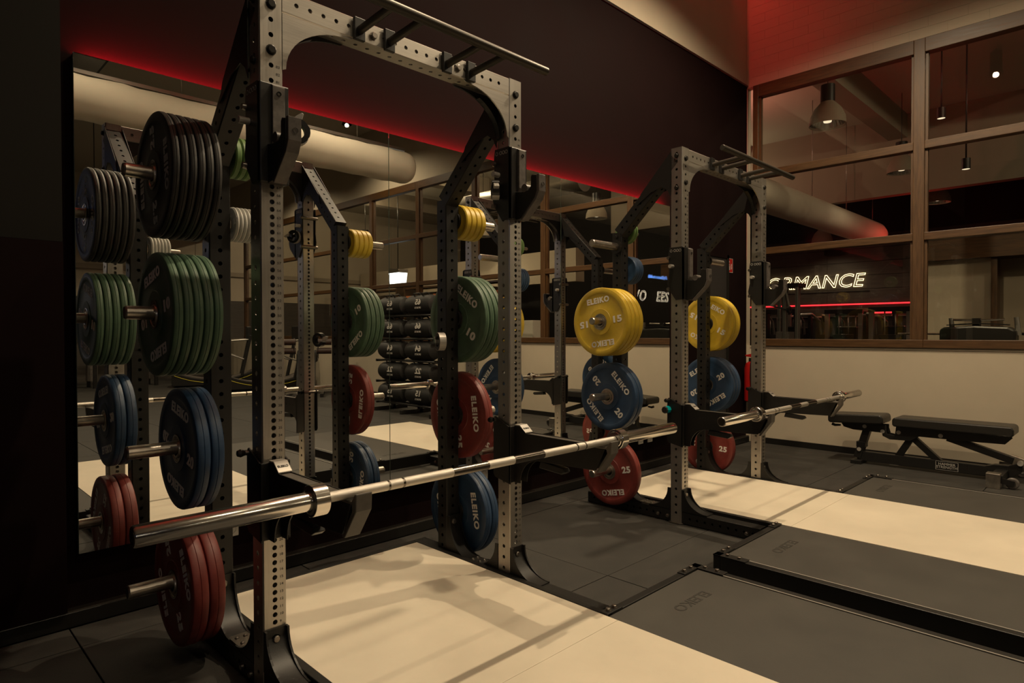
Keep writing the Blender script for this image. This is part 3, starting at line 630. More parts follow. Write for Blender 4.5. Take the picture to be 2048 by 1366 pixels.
# ================================================================ adjustable bench
def bench():
    cx = 4.86
    t = thing('weight_bench', 'black padded adjustable weight bench along the beige wall under the window', 'bench', (cx, 0, 0))
    def pad(name, y0, y1, z0, z1, w):
        m = MB(); r = .018
        m.prism([(y0+.0, z0+r), (y0+r*.6, z0), (y1-r*.6, z0), (y1, z0+r), (y1, z1-r), (y1-r, z1), (y0+r, z1), (y0, z1-r)], 'x', -w/2, w/2)
        return m.build(name, 'pad', t, .012)
    s = pad('seat_pad', -.425, .03, .375, .455, .27); s2 = pad('back_pad', -1.315, -.475, .375, .455, .27)
    s.rotation_euler = (math.radians(-3), 0, 0); s.location = (0, -.0, -.012); 
    for x in (-1, 1):
        MB().prism([(-.03, .372), (-.06, .325), (-.14, .305), (-.41, .30), (-.41, .372)], 'x', x*.045-.003, x*.045+.003).build('seat_frame', 'black_steel', t, .001)
        MB().prism([(-1.27, .372), (-1.285, .345), (-1.25, .305), (-.98, .30), (-.66, .30), (-.60, .255), (-.44, .25), (-.385, .275), (-.375, .33), (-.41, .335), (-.42, .295), (-.48, .285), (-.49, .372)], 'x', x*.055-.003, x*.055+.003).build('back_frame', 'black_steel', t, .001)
        for (y, z) in [(-.24, .345), (-.385, .315), (-.51, .32), (-.82, .325)]: MB().lathe([(x*.058, .017), (x*.064, .017), (x*.064, .009), (x*.067, .009), (x*.067, 0)], 14, 'x', (0, y, z)).build('bolt', 'label_grey', t)
    MB().beam((0, -.255, .34), (0, -.17, .05), .06, .07, (1,0,0)).build('front_post', 'black_steel', t, .003)
    MB().box(-.04, .04, -.24, -.165, .15, .20).build('height_sleeve', 'black_steel', t, .003); MB().lathe([(-.045, 0), (-.045, .018), (-.04, .018)], 14, 'x', (0, -.19, .13)).build('bolt', 'label_grey', t)
    MB().box(-.09, .09, -.22, -.13, 0, .035).build('front_foot', 'black_steel', t, .004)
    MB().beam((0, -.17, .07), (0, -1.13, .07), .06, .085).build('base_beam', 'black_steel', t, .004)
    MB().prism([(-1.0, .03), (-1.0, .112), (-1.12, .112), (-1.18, .132), (-1.27, .135), (-1.36, .175), (-1.36, .10), (-1.28, .03)], 'x', -.032, .032).build('rear_fork', 'black_steel', t, .003)
    MB().beam((0, -.60, .285), (0, -.49, .09), .05, .05, (1,0,0)).build('brace', 'black_steel', t, .002); MB().beam((0, -.60, .285), (0, -.81, .09), .05, .05, (1,0,0)).build('brace', 'black_steel', t, .002)
    MB().beam((0, -.86, .31), (0, -1.30, .175), .055, .06, (1,0,0)).build('adjust_strut', 'black_steel', t, .003)
    MB().beam((0, -1.27, .19), (0, -1.37, .16), .07, .05, (1,0,0)).build('pivot_block', 'peg_steel', t, .003); MB().lathe([(-.05, 0), (-.05, .02), (.05, .02), (.05, 0)], 16, 'x', (0, -1.345, .165)).build('pivot', 'label_grey', t)
    MB().box(-.31, .31, -1.27, -1.19, .045, .10).build('rear_foot', 'black_steel', t, .004)
    for s_ in (-1, 1):
        MB().box(s_*.31-.04, s_*.31+.04, -1.26, -1.17, 0, .115).build('foot_cap', 'peg_steel', t, .004)
        w = MB().lathe([(-.014, 0), (-.014, .022), (-.016, .022), (-.016, .036), (-.011, .043), (.011, .043), (.016, .036), (.016, 0)], 24, 'x').build('wheel', 'wear_plastic', t, 0, (s_*.27, -1.325, .044))
        MB().lathe([(-.019, 0), (-.019, .010), (.019, .010), (.019, 0)], 12, 'x').build('axle', 'label_grey', w); MB().beam((s_*.305, -1.26, .06), (s_*.295, -1.34, .045), .012, .04).build('wheel_arm', 'black_steel', t)
    MB().tube([(0, -.02, .33), (0, .03, .325), (0, .055, .335)], [.009, .012, .014], 12).build('pull_handle', 'black_plastic', t)
    fr = MB()
    y0, y1, z0, z1 = -.78, -.94, .035, .108
    for (a, b, c_, d_) in [(y0, y1, z1-.002, z1), (y0, y1, z0, z0+.002), (y0-.003, y0, z0, z1), (y1, y1+.003, z0, z1)]: fr.box(-.0315, -.0305, min(a, b), max(a, b), c_, d_)
    fr.build('plaque_border', 'ink_grey', t)
    lm = text_me('HAMMER\nSTRENGTH', .030, 'ink_grey', .0004, .0004, 1.0, .85); lm.transform(basis((0,-1,0), (0,0,1), (-.031, (y0+y1)/2, (z0+z1)/2))); put('plaque_lettering', lm, t)
    return t
bench()
# ================================================================ small things on the walls
t = thing('fire_extinguisher', 'red fire extinguisher hung in the corner behind the far rack', 'extinguisher', (5.16, .975, .45))
MB().lathe([(0, 0), (0, .065), (.012, .075), (.36, .075), (.41, .06), (.43, .03), (.44, .022), (.46, .022)], 32, 'z').build('cylinder', 'red_paint', t)
MB().lathe([(.425, .026), (.425, .03), (.47, .03), (.47, 0)], 16, 'z').build('neck', 'black_plastic', t)
MB().prism([(-.06, .47), (.06, .485), (.07, .50), (.0, .515), (-.05, .50)], 'x', -.012, .012).build('handle', 'red_paint', t, .003)
MB().tube([(-.03, -.02, .45), (-.075, -.03, .42), (-.088, -.03, .30), (-.085, -.04, .12), (-.07, -.05, .06)], .010, 10).build('hose', 'black_plastic', t)
MB().box(-.07, -.02, -.09, -.08, .04, .12).build('strap_buckle', 'black_plastic', t, .004); MB().beam((-.05, -.092, .10), (-.02, -.085, .19), .018, .006).build('yellow_tag', 'yellow', t)
MB().lathe([(.225, .0756), (.31, .0756)], 32, 'z').build('label_band', 'rub_white', t) if False else MB().box(.03, .075, -.06, -.045, .24, .28).build('label_patch', 'rub_white', t)
t = thing('fire_sign', 'red fire equipment sign on the black wall above the extinguisher', 'sign', (4.862, 1.075, 1.899))
MB().box(-.052, .052, -.003, 0, -.074, .074).build('panel', 'red_paint', t); fr = MB()
for (a, b, c_, d_) in [(-.052, .052, .070, .074), (-.052, .052, -.074, -.070), (-.052, -.048, -.074, .074), (.048, .052, -.074, .074)]: fr.box(a, b, -.0038, -.003, c_, d_)
fr.build('border', 'ink_grey', t)
MB().box(-.034, -.014, -.0038, -.003, -.05, -.005).box(-.030, -.018, -.0038, -.003, .0, .018).prism([(-.036, .030), (-.012, .030), (-.024, .05)], 'y', -.0038, -.003).build('pictogram', 'ink_grey', t)
lm = text_me('extincteur', .026, 'ink_grey', .0003, 0, .9) if False else None
MB().prism([(.010, -.045), (.030, -.03), (.022, -.005), (.034, .01), (.016, .02), (.008, -.01)], 'y', -.0038, -.003).build('flame_mark', 'ink_grey', t)
def socket(x, z, l):
    t = thing('wall_socket', l, 'socket', (x, 1.075, z), 'wall sockets')
    MB().box(-.036, .036, -.010, 0, -.036, .036).build('plate', 'white_plastic', t, .003)
    MB().lathe([(-.0105, .024), (-.0105, .021), (-.004, .020), (-.004, 0)], 20, 'y').build('recess', 'ink_grey', t)
socket(-.306, .252, 'pale wall socket below the mirror, behind the near rack left posts')
socket(1.341, .257, 'pale wall socket below the mirror, between the two racks')
socket(3.19, .262, 'left one of the two wall sockets behind the far rack'); socket(3.335, .262, 'right one of the two wall sockets behind the far rack')
# ================================================================ the rest of the training hall (seen in the mirrors)
t = thing('air_duct', 'white fabric air duct hanging under the hall ceiling, seen in the mirror', 'duct', (0, -3.79, 3.66))
dm = MB(); n = 28; prof = []
for k in range(61):
    x = -5.5+9.55*k/60; w = .23+.005*math.sin(k*2.1)+.010*max(0, math.sin(k*.9))**8; prof.append((x, w))
prof += [(4.13, .222), (4.18, .19), (4.20, .10), (4.20, 0)]
dm.lathe(prof, n, 'x').build('sleeve', 'duct', t)
MB().box(-5.5, 4.1, -.02, .02, .25, .29).build('hanging_rail', 'galv', t)
for x in (-4, -1.5, 1, 3.3): MB().tube([(x, 0, .29), (x, 0, HC-3.66)], .006, 6).build('hanger', 'galv', t)
trm = struct(MB().box(-6.2, 5.27, -5.05, -4.85, HC-.16, HC).build('trim_1', 'beige_dk'))
t = thing('ceiling_panel_light', 'recessed square panel light in the hall ceiling, seen in the mirror', 'panel light', (.45, -6.7, HC))
MB().box(-.42, .42, -.62, .30, -.012, 0).build('frame', 'black_steel', t); MB().box(-.39, .39, -.59, .27, -.016, -.012).build('reflector', 'galv', t)
t = thing('pendant_lamp', 'white bell pendant lamp near the front wall, seen in the mirror', 'lamp', (1.25, -9.2, 3.35))
MB().lathe([(.42, 0), (.42, .07), (.30, .075), (.22, .17), (.08, .24), (0, .26), (0, .25), (.2, .15), (.3, 0)], 32, 'z').build('shade', 'rub_white', t); MB().tube([(0, 0, .42), (0, 0, HC-3.35)], .008, 6).build('cable', 'black_steel', t)
MB().lathe([(.12, 0), (.16, .05), (.22, .05)], 16, 'z').build('bulb', 'lamp_glow', t)
# panelled front wall
for i in range(9):
    MB().box(-5.9+2.1*i, -5.9+2.1*i+2.09, -14.2, -14.17, 2.9, 4.9).build('wall_panel', 'beige', bpy.data.objects['wall_front'])
MB().box(-6.2, 14, -14.2, -14.12, 2.78, 2.9).build('wall_rail', 'beige_dk', bpy.data.objects['wall_front'])
MB().box(-6.2, 14, -14.2, -14.18, .0, 2.1).build('wall_lower', 'board', bpy.data.objects['wall_front'])
# sandbag rack
RX, RY = 4.2, -3.62
t = thing('sandbag_rack', 'black steel rack of sandbags by the window wall, seen in the mirror', 'rack', (RX, RY, 0), rot=(0, 0, math.radians(-90)))
for x in (-.70, 0, .70):
    MB().box(x-.03, x+.03, .02, .08, 0, 1.80).build('post', 'black_steel', t, .003); MB().box(x-.03, x+.03, -.30, .30, 0, .06).build('foot', 'black_steel', t, .003)
TZ = [.30, .62, .94, 1.26, 1.60]
for z in TZ:
    for y in (-.24, -.08): MB().tube([(-.73, y, z-.155), (.73, y, z-.155)], .014, 8).build('shelf_rail', 'black_steel', t)
    for x in (-.70, .70): MB().box(x-.015, x+.015, -.26, .03, z-.18, z-.15).build('shelf_bracket', 'black_steel', t)
tn = ['bottom', 'second', 'third', 'fourth', 'top']; nums = ['15', '22', '64', '66', '65']
def sandbag(loc, lab, num_):
    b = thing('sandbag', lab, 'sandbag', loc, 'sandbags on the rack', (0, 0, math.radians(-90)))
    MB().lathe([(-.315, 0), (-.315, .06), (-.29, .115), (-.22, .14), (0, .137), (.22, .14), (.29, .115), (.315, .06), (.315, 0)], 24, 'x').build('body', 'bag', b)
    for x in (-.10, .10): MB().tube([(x, -.06, .12), (x, -.085, .155), (x, 0, .172), (x, .05, .135)], .012, 8).build('handle', 'black_plastic', b)
    lm = text_me(num_, .11, 'ink_grey', .0006, .004, 1.2); M = basis((1,0,0), (0, .25, .97), (-.07, -.138, .03)); lm.transform(M); put('number', lm, b)
    l2 = text_me('SPORTS', .035, 'ink_grey', .0006, .001, 1.2); l2.transform(basis((1,0,0), (0, 0, 1), (-.07, -.141, -.05))); put('lettering', l2, b)
for k, z in enumerate(TZ):
    for x, sd in ((-.35, 'left'), (.35, 'right')):
        sandbag((RX-.16, RY-x, z-.0), 'black numbered sandbag on the %s shelf of the sandbag rack, %s one' % (tn[k], sd), nums[k])
# treadmills
def treadmill(loc, rz, lab):
    t = thing('treadmill', lab, 'treadmill', loc, 'curved treadmills', (0, 0, rz))
    top = [(-.85+1.7*k/12, .17+.20*abs(2*k/12-1)**2.2) for k in range(13)]
    MB().prism([(-.85, .04), (.85, .04)]+[(u, v) for u, v in reversed(top)], 'y', -.36, .36).build('deck', 'black_plastic', t, .01)
    MB().prism([(u, v+.004) for u, v in top]+[(u, v-.004) for u, v in reversed(top)], 'y', -.24, .24).build('belt', 'wear_plastic', t)
    for s in (-1, 1):
        MB().tube([(-.80+1.6*k/12, s*.366, .10+.17*abs(2*k/12-1)**2.2) for k in range(13)], .006, 6).build('yellow_line', 'yellow', t)
        MB().beam((.55, s*.34, .2), (.75, s*.34, 1.15), .06, .09, (0,1,0)).build('side_post', 'black_plastic', t, .01)
        MB().tube([(.72, s*.34, 1.05), (.3, s*.34, 1.02), (-.1, s*.34, .98), (-.16, s*.34, .9), (.3, s*.34, .72), (.62, s*.34, .6)], .018, 10).build('handrail', 'galv', t)
    MB().box(.66, .76, -.36, .36, 1.05, 1.35).build('console', 'black_plastic', t, .02)
treadmill((3.9, -10.9, 0), math.radians(20), 'left curved treadmill with yellow line, seen in the mirror'); treadmill((4.3, -9.2, 0), math.radians(12), 'right curved treadmill with yellow line, seen in the mirror')
# roller pad machine
mat('roller', (.045, .022, .016), .5)
t = thing('roller_machine', 'black roller pad machine near the treadmills, seen in the mirror', 'gym machine', (4.35, -7.4, 0), rot=(0, 0, math.radians(-60)))
for s in (-1, 1): MB().box(-.6, .6, s*.3-.03, s*.3+.03, 0, .07).build('base_rail', 'black_steel', t, .004)
for s in (-1, 1):
    MB().beam((-.35, s*.12, .07), (.15, s*.12, .85), .04, .10, (0,1,0)).build('angled_post', 'black_steel', t, .004)
    MB().prism([(-.1, .72), (.08, .70), (.14, 1.05), (.0, 1.10), (-.12, 1.0)], 'y', s*.22-.006, s*.22+.006).build('perforated_plate', 'black_steel', t)
    for z in (.85, 1.02): MB().lathe([(-.14, 0), (-.14, .06), (.14, .06), (.14, 0)], 20, 'y', (-.05, s*.33, z)).build('roller_pad', 'roller', t)
MB().prism([(.2, .62), (.65, .62), (.72, .70), (.5, .86), (.25, .80)], 'y', -.2, .2).build('hip_pad', 'pad', t, .03); MB().box(.4, .5, -.05, .05, .07, .64).build('pad_post', 'black_steel', t)
# machines along the front wall
def rig(loc, rz, lab, w=1.2, h=2.2):
    t = thing('cable_rig', lab, 'gym machine', loc, 'cable rigs', (0, 0, rz))
    for sx in (-1, 1):
        for sy in (-1, 1): MB().box(sx*w/2-.035, sx*w/2+.035, sy*.3-.035, sy*.3+.035, 0, h).build('post', 'black_steel', t, .004)
        MB().box(sx*w/2-.09, sx*w/2+.09, -.12, .12, .15, 1.1).build('weight_stack', 'wear_plastic', t, .004)
        for y in (-.1, .1): MB().tube([(sx*w/2, y, 1.1), (sx*w/2, y, h-.05)], .012, 8).build('guide_rod', 'galv', t)
    for sy in (-1, 1): MB().box(-w/2, w/2, sy*.3-.035, sy*.3+.035, h-.08, h).build('top_beam', 'black_steel', t, .004)
    lm = text_me('FT', .13, 'ink_grey', .001, .004, 1.2); lm.transform(basis((1,0,0), (0,0,1), (0, -.34, 1.55)))
    bd = MB().box(-.26, .26, -.335, -.32, 1.38, 1.72).build('badge', 'far_dark', t, .01); put('lettering', lm, bd)
    return t
rig((.3, -11.5, 0), math.radians(180), 'left black cable rig by the front wall, seen in the mirror'); rig((2.4, -12.3, 0), math.radians(180), 'right black cable rig by the front wall, seen in the mirror')
# neon sign and screen on the front wall: they reach the picture by way of the mirror and the window glass
SY = -6.15
t = thing('partition_wall', 'black free-standing partition carrying the neon sign, behind the camera', 'partition', (-3.7, SY, 0))
MB().box(-2.2, 2.0, -.06, 0, 0, 3.4).build('panel', 'wall_black', t, .005); MB().box(-2.2, 2.0, -.12, .06, 0, .04).build('plinth', 'skirt', t)
t = thing('neon_sign', 'white neon outline letters on the black partition, mirrored in the window glass', 'neon sign', (-3.75, SY+.03, 2.23))
for s_, x in (('EES', -.62), ('IVO', .62)):
    lm = text_me(s_, .42, 'neon_room', outline=.006, sx=1.0, sp=1.12); lm.transform(Matrix.Shear('XY', 4, (.22, 0)) if False else Matrix(((1, .2, 0, 0), (0, 1, 0, 0), (0, 0, 1, 0), (0, 0, 0, 1))))
    lm.transform(basis((-1,0,0), (0,0,1), (x, .02, 0))); put('letters', lm, t)
t = thing('display_screen', 'dark display with blue lettering above the neon sign, mirrored in the window glass', 'screen', (-3.95, SY+.02, 2.86))
MB().box(-1.1, .8, 0, .03, -.2, .45).build('casing', 'far_dark', t)
for s_, z, sz in (('#MotivatedByFi', -.05, .14),):
    lm = text_me(s_, sz, 'screen_blue', .001, .001, 1.15); lm.transform(basis((-1,0,0), (0,0,1), (-.15, .033, z))); put('lettering', lm, t)
# ================================================================ the next hall, beyond the window wall
struct(MB().box(5.37, 14.4, 6.0, 6.2, 0, HC).build('wall_far_side', 'far_dark'))
wf = struct(MB().box(14.0, 14.2, -14.2, 6.2, 0, HC).build('wall_far', 'far_dark'))
for i in range(6):
    z0 = 1.55+.30*i
    for y0, y1 in ((.4, 3.2), (3.205, 6.0), (-2.6, .395)): MB().box(13.965, 14.0, y0, y1, z0+.004, z0+.296).build('board', 'board', wf)
MB().box(13.95, 14.0, -2.6, 6, 1.535, 1.55).build('board_edge', 'galv', wf)
hd = struct(MB().box(11.6, 11.8, -5.5, 6.0, 3.69, HC).build('wall_header', 'beige_dk'))
for y in (4.2, 1.2, -1.9, -4.9, -7.9, -10.9): struct(MB().box(5.37, 11.6, y-.15, y+.15, HC-.42, HC).build('trim_2', 'beige_dk'))
hb = struct(MB().box(9.6, 9.9, -14, -5.0, 2.35, 3.1).build('wall_bulkhead', 'beige'))
struct(MB().box(11.8, 14, -5, 6, 4.5, 4.55).build('ceiling_dark', 'far_dark'))
t = thing('neon_sign', 'warm neon sign reading PERFORMANCE on the dark boarded wall', 'neon sign', (13.93, 3.97, 2.335))
lm = text_me('PERFORMANCE', .42, 'neon', outline=.0055, sx=1.0); lm.transform(Matrix(((1, .22, 0, 0), (0, 1, 0, 0), (0, 0, 1, 0), (0, 0, 0, 1))))
xsm = [v.co.x for v in lm.vertices]; sc_ = 3.15/(max(xsm)-min(xsm)); lm.transform(Matrix.Diagonal((sc_, 1, 1, 1)))
lm.transform(basis((0,-1,0), (0,0,1), (0, 0, 0))); put('letters', lm, t); MB().box(.02, .04, -1.65, 1.65, -.24, -.215).build('rail', 'far_dark', t)
t = thing('led_strip', 'long red strip light on the boarded wall under the PERFORMANCE sign', 'strip light', (13.93, 3.0, 1.80)); MB().box(0, .02, -3.2, 3.0, 0, .03).build('diffuser', 'led_far', t)
t = thing('led_strip', 'short red strip light low behind the far machines', 'strip light', (13.93, 2.4, 1.60)); MB().box(0, .02, -2.2, .3, 0, .05).build('diffuser', 'led_far', t)
t = thing('air_duct', 'long round air duct lit red at its end, beyond the windows', 'duct', (0, 2.0, 3.22))
MB().lathe([(5.5, 0), (5.5, .24), (13.1, .24), (13.35, .20), (13.4, .1), (13.4, 0)], 28, 'x').build('tube', 'duct', t); MB().tube([(5.6, 0, .25), (13.2, 0, .25)], .014, 6).build('hanging_rail', 'galv', t)
for x in (7.5, 9.7, 11.4, 13.0): MB().tube([(x, 0, .25), (x, 0, (HC if x < 11.6 else 4.5)-3.22)], .006, 6).build('hanger', 'galv', t)
ld = bpy.data.lights.new('red_light', 'POINT'); ld.energy = 16; ld.color = (1, .04, .03); ld.shadow_soft_size = .05
ftx = thing('added_red_floodlight', 'added red floodlight out of sight behind the mullion, reddening the air duct end', 'floodlight', (13.0, 1.16, 2.85)); MB().box(.02, .10, -.06, .06, -.06, .06).build('housing', 'black_steel', ftx, .005); MB().box(.10, 1.0, -.012, .012, -.012, .012).build('wall_bracket', 'black_steel', ftx)  # lamp added to redden the duct end, hidden behind the window mullion
lo = bpy.data.objects.new('red_light', ld); COL.objects.link(lo); lo.parent = ftx
def pendant(x, y, zb, lab, house=True, w=18, glow=1):
    t = thing('pendant_lamp', lab, 'lamp', (x, y, zb), 'pendant lamps in the next hall')
    top = .50 if house else .34
    MB().lathe([(.30, 0), (.30, .07), (.28, .09), (.20, .16), (.10, .205), (0, .215), (0, .205), (.10, .19), (.20, .14), (.27, .05)], 36, 'z').build('shade', 'beige_dk', t)
    if house: MB().lathe([(.29, 0), (.29, .085), (.50, .085), (.50, 0)], 28, 'z').build('housing', 'black_steel', t)
    MB().tube([(0, 0, .3), (0, 0, HC-zb)], .006, 6).build('cable', 'black_steel', t)
    m = MB()
    for k in range(24):
        a = 2*math.pi*k/24; b = 2*math.pi*(k+.72)/24; m.add([(.195*math.cos(a), .195*math.sin(a), .02), (.195*math.cos(b), .195*math.sin(b), .02), (.12*math.cos(b), .12*math.sin(b), .17), (.12*math.cos(a), .12*math.sin(a), .17)], [(0,1,2,3)])
    m.build('reflector_fin', 'galv', t); MB().lathe([(.03, 0), (.04, .045), (.10, .06), (.16, .04), (.18, 0)], 16, 'z').build('bulb', 'lamp_glow', t)
    ld = bpy.data.lights.new('bulb', 'SPOT'); ld.energy = w; ld.color = WARM; ld.spot_size = 2.6; ld.spot_blend = .7; ld.shadow_soft_size = .035
    lo = bpy.data.objects.new('bulb_light', ld); COL.objects.link(lo); lo.parent = t; lo.location = (0, 0, -.02)
pendant(7.0, .84, 3.80, 'large bell pendant lamp nearest the corner window pane')
pendant(10.4, .847, 3.80, 'second bell pendant lamp beside the window mullion')
pendant(12.5, .77, 3.60, 'small domed pendant lamp in front of the dark ceiling', False)
pendant(13.2, 3.05, 3.15, 'small domed pendant lamp below the long air duct', False, 22)
pendant(8.2, 3.0, 3.35, 'small domed pendant lamp left of the long air duct', False, 8)
pendant(8.6, -3.65, 3.45, 'bell pendant lamp mirrored beside the far rack', True, 30); pendant(8.8, -7.2, 3.5, 'bell pendant lamp mirrored between the racks', True, 30); pendant(7.6, -10.5, 3.4, 'bell pendant lamp mirrored beside the near rack', True, 30)
for (x, y, z, l) in ((8.9, -.075, 4.02, 'upper small lit track spotlight behind the right window'), (8.9, -.35, 3.30, 'lower small lit track spotlight behind the right window')):
    t = thing('track_spotlight', l, 'spotlight', (x-.4, y, z)); MB().lathe([(0, .05), (.14, .05), (.14, 0)], 18, 'z').build('housing', 'black_steel', t); MB().lathe([(.004, 0), (.004, .045)], 18, 'z').build('lens', 'lamp_glow', t)
    MB().tube([(0, 0, .14), (0, 0, HC-z)], .01, 6).build('stem', 'black_steel', t)
# beige partition with a brown door post
pw = struct(MB().box(8.0, 8.1, -.70, 0.0, 0, 2.09).build('wall_partition', 'beige')); MB().box(7.95, 8.15, -.76, -.70, 0, 2.12).build('door_post', 'wood_v', pw); MB().box(8.3, 8.4, -1.75, -.66, 0, 2.12).build('door_leaf', 'beige_dk', pw)
MB().box(7.9, 8.4, -1.75, .04, 2.09, 2.34).build('door_header', 'wood', pw)
# cable machine close behind the glass
t = thing('cable_machine', 'tall cable machine with steel posts behind the corner window', 'gym machine', (8.2, 1.74, 0))
for (x, y) in ((-.12, -.12), (-.12, .06), (.12, -.05), (.12, .24)): MB().box(x-.022, x+.022, y-.022, y+.022, 0, 1.90).build('post', 'galv', t, .004)
MB().box(-.15, .15, -.15, .27, 1.86, 1.92).build('top_beam', 'black_steel', t, .005); MB().box(-.1, .1, 0, .2, .1, 1.2).build('weight_stack', 'wear_plastic', t, .004)
for y in (.07, .14): MB().tube([(0, y, 1.2), (0, y, 1.87)], .012, 8).build('guide_rod', 'galv', t)
MB().beam((-.12, .06, 1.84), (-.16, -.02, 1.55), .03, .035).build('pulley_arm', 'galv', t); MB().lathe([(-.02, .02), (-.02, .05), (.02, .05), (.02, .02)], 18, 'y', (-.16, -.02, 1.53)).build('pulley', 'black_plastic', t)
MB().tube([(-.16, 0, 1.53), (-.2, .25, 1.60), (-.2, .5, 1.62)], .012, 8).build('pull_bar', 'black_plastic', t)
def station(x, y, rz, lab, col):
    t = thing('weight_machine', lab, 'gym machine', (x, y, 0), 'weight machines in the next hall', (0, 0, rz))
    for sx in (-1, 1): MB().box(sx*.28-.035, sx*.28+.035, -.05, .05, 0, 1.58).build('post', col, t, .004)
    MB().box(-.32, .32, -.06, .06, 1.54, 1.62).build('top_beam', 'black_steel', t, .004); MB().box(-.16, .16, -.07, .07, .1, 1.15).build('weight_stack', 'black_steel', t, .004)
    for sx in (-.08, .08): MB().tube([(sx, 0, 1.1), (sx, 0, 1.55)], .012, 6).build('guide_rod', 'galv', t)
    MB().box(-.2, .2, -.75, -.35, .45, .54).build('seat', 'pad', t, .02); MB().box(-.17, .17, -.36, -.27, .6, 1.3).build('back_pad', 'pad', t, .02); MB().box(-.05, .05, -.6, -.1, .05, .45).build('frame', col, t)
    for sx in (-1, 1): MB().tube([(sx*.28, 0, 1.5), (sx*.42, -.3, 1.52), (sx*.45, -.55, 1.40), (sx*.45, -.62, 1.15)], .024, 8).build('press_arm', 'galv', t)
nl = ['leftmost', 'second', 'third', 'fourth', 'fifth', 'sixth', 'rightmost']
for k, (x, y, rz) in enumerate(((10.3, 2.75, 1.5), (11.3, 3.3, 1.75), (13.0, 3.5, 1.57), (11.3, 2.0, 1.7), (12.9, 2.35, 1.4), (10.6, 1.05, 1.6), (12.2, 1.1, 1.5))): station(x, y, rz, '%s weight machine in the row under the PERFORMANCE sign' % nl[k], 'galv' if k % 2 else 'black_steel')
# machine with padded head close behind the right pane
t = thing('press_machine', 'black padded machine head with steel handles behind the right window pane', 'gym machine', (6.45, -.80, .06))
MB().prism([(-.33, 1.04), (-.30, 1.0), (.28, 1.0), (.30, 1.03), (.30, 1.16), (.26, 1.185), (0, 1.20), (-.27, 1.185), (-.33, 1.15)], 'x', -.12, .12).build('head_pad', 'pad', t, .02)
MB().prism([(-.26, 1.20), (0, 1.215), (.24, 1.20), (.24, 1.212), (0, 1.228), (-.26, 1.212)], 'x', -.10, .10).build('top_plate', 'black_steel', t)
MB().box(-.05, .05, -.03, .03, -.06, 1.27).build('column', 'black_steel', t); MB().tube([(0, -.23, 1.262), (0, -.02, 1.255), (0, .2, 1.262)], .012, 10).build('handle_bar', 'chrome', t)
MB().box(-.03, .03, -.035, .035, 1.215, 1.275).build('clamp_block', 'black_steel', t)
for y in (-.32, .22): MB().tube([(0, y-.02, 1.10), (0, y+.0, 1.28)], [.026, .020], 12).build('side_tube', 'galv', t)
MB().tube([(.05, -.75, 1.115), (.05, .72, 1.115)], .011, 10).build('cross_bar', 'peg_steel', t); MB().tube([(.05, -.75, 1.115), (.05, -.36, 1.115)], .014, 10).build('grip', 'black_plastic', t)
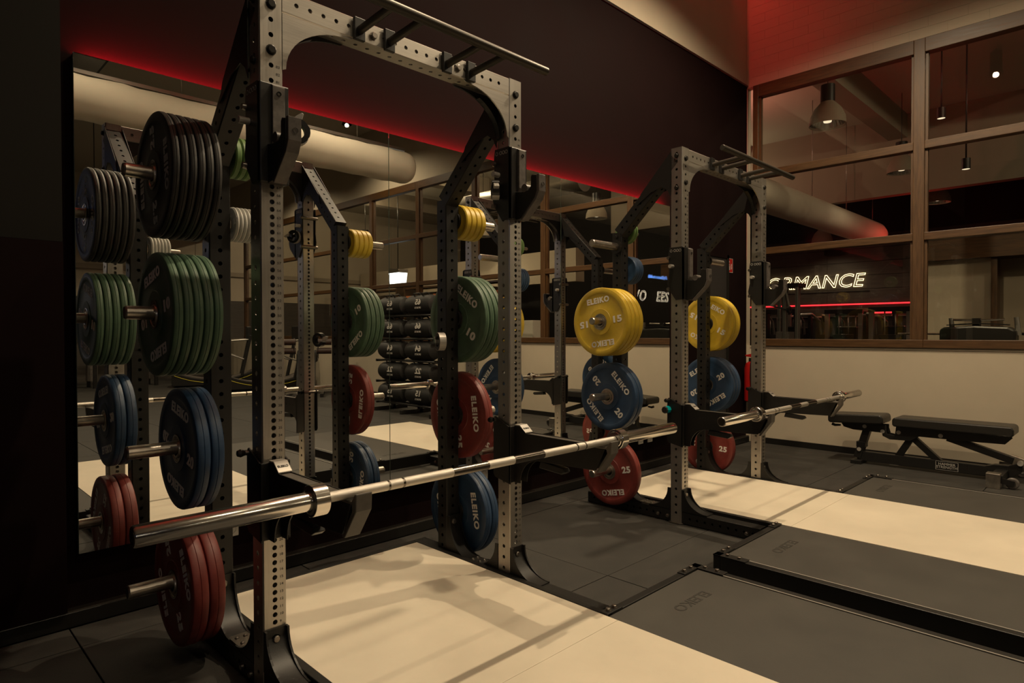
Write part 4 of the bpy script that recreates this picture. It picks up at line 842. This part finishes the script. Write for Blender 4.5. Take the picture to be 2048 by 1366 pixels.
# bright lantern and shelving glimpsed in the mirror through the hall windows
t = thing('wall_lantern', 'bright white tapered lantern behind the windows, seen in the mirror', 'lamp', (7.0, -8.15, 2.43))
MB().prism([(-.14, -.16), (.14, -.16), (.20, .14), (-.20, .14)], 'x', -.12, .12).build('shade', 'lamp_white', t); MB().prism([(-.21, .14), (.21, .14), (.20, .22), (-.16, .25)], 'x', -.13, .13).build('cap', 'galv', t); MB().tube([(0, 0, .22), (0, 0, HC-2.43)], .01, 6).build('cable', 'black_steel', t)
t = thing('ventilation_pipe', 'bent galvanized ventilation pipe beyond the windows, seen in the mirror', 'duct', (0, 0, 0))
MB().tube([(7.4, -3.0, 3.9), (7.4, -6.2, 3.9), (7.4, -6.55, 3.75), (7.4, -6.7, 3.4), (7.4, -6.7, 3.0)], .2, 20).build('pipe', 'galv', t)
for x, y, lab in ((8.9, -11.6, 'left'), (8.9, -9.4, 'middle'), (8.9, -7.2, 'right')):
    t = thing('storage_shelf', '%s wooden storage shelf in the next hall, seen in the mirror' % lab, 'shelf', (x, y, 0))
    for yy in (-.9, .9): MB().box(-.2, .2, yy-.03, yy+.03, 0, 2.5).build('side', 'wood_v', t)
    for z in (.4, .9, 1.4, 1.9, 2.4): MB().box(-.2, .2, -.9, .9, z-.02, z+.02).build('shelf_board', 'wood', t)
    rr = random.Random(int(y*10))
    for z in (.42, .92, 1.42, 1.92):
        for q in range(3):
            yy = -.62+.6*q
            b = thing('storage_box', '%s box on the %s board of the %s storage shelf' % (['left', 'middle', 'right'][q], {.42: 'lowest', .92: 'second', 1.42: 'third', 1.92: 'top'}[z], lab), 'box', (x, y+yy, z), 'boxes on the storage shelves')
            hh = .2+.2*rr.random(); mt = rr.choice(['black_steel', 'orange', 'wear_plastic', 'beige_dk'])
            MB().box(-.17, .17, -.24, .24, 0, hh).build('body', mt, b, .008); MB().box(-.178, .178, -.248, .248, hh-.05, hh+.004).build('lid', mt, b, .004)
for li, (x, y, z, w, c_) in enumerate(((7.2, -6.0, 4.6, 90, WARM), (7.2, -10.5, 4.6, 90, WARM), (8.6, 3.2, 4.3, 40, (1, .36, .26)), (6.7, -2.5, 4.75, 60, WARM), (10.9, 4.3, 4.2, 18, WARM))):
    t = thing('ceiling_spotlight', 'added fill lamp under the next hall ceiling, out of view %s' % ['near the lantern', 'over the storage shelves', 'over the cable machine', 'over the beige partition', 'over the weight machines'][li], 'spotlight', (x, y, z), 'next hall added fill lamps'); MB().lathe([(.05, .0), (.2, .09), (.22, 0)], 18, 'z').build('housing', 'black_steel', t); MB().tube([(0, 0, .2), (0, 0, HC-z)], .008, 6).build('stem', 'black_steel', t)  # fill lamps added to brighten the next hall, kept out of sight
    ld = bpy.data.lights.new('bulb', 'POINT'); ld.energy = w; ld.color = c_; ld.shadow_soft_size = .03; lo = bpy.data.objects.new('bulb_light', ld); COL.objects.link(lo); lo.parent = t; lo.location = (0, 0, -.1)

t = thing('pale_cabinet', 'pale upright box cabinet just behind the window, mirrored between the racks', 'cabinet', (6.25, -3.21, 0))
MB().box(-.10, .10, -.125, .125, 0, 1.40).build('body', 'white_plastic', t, .004); MB().box(-.104, -.10, -.115, .115, .08, 1.37).build('door', 'white_plastic', t)
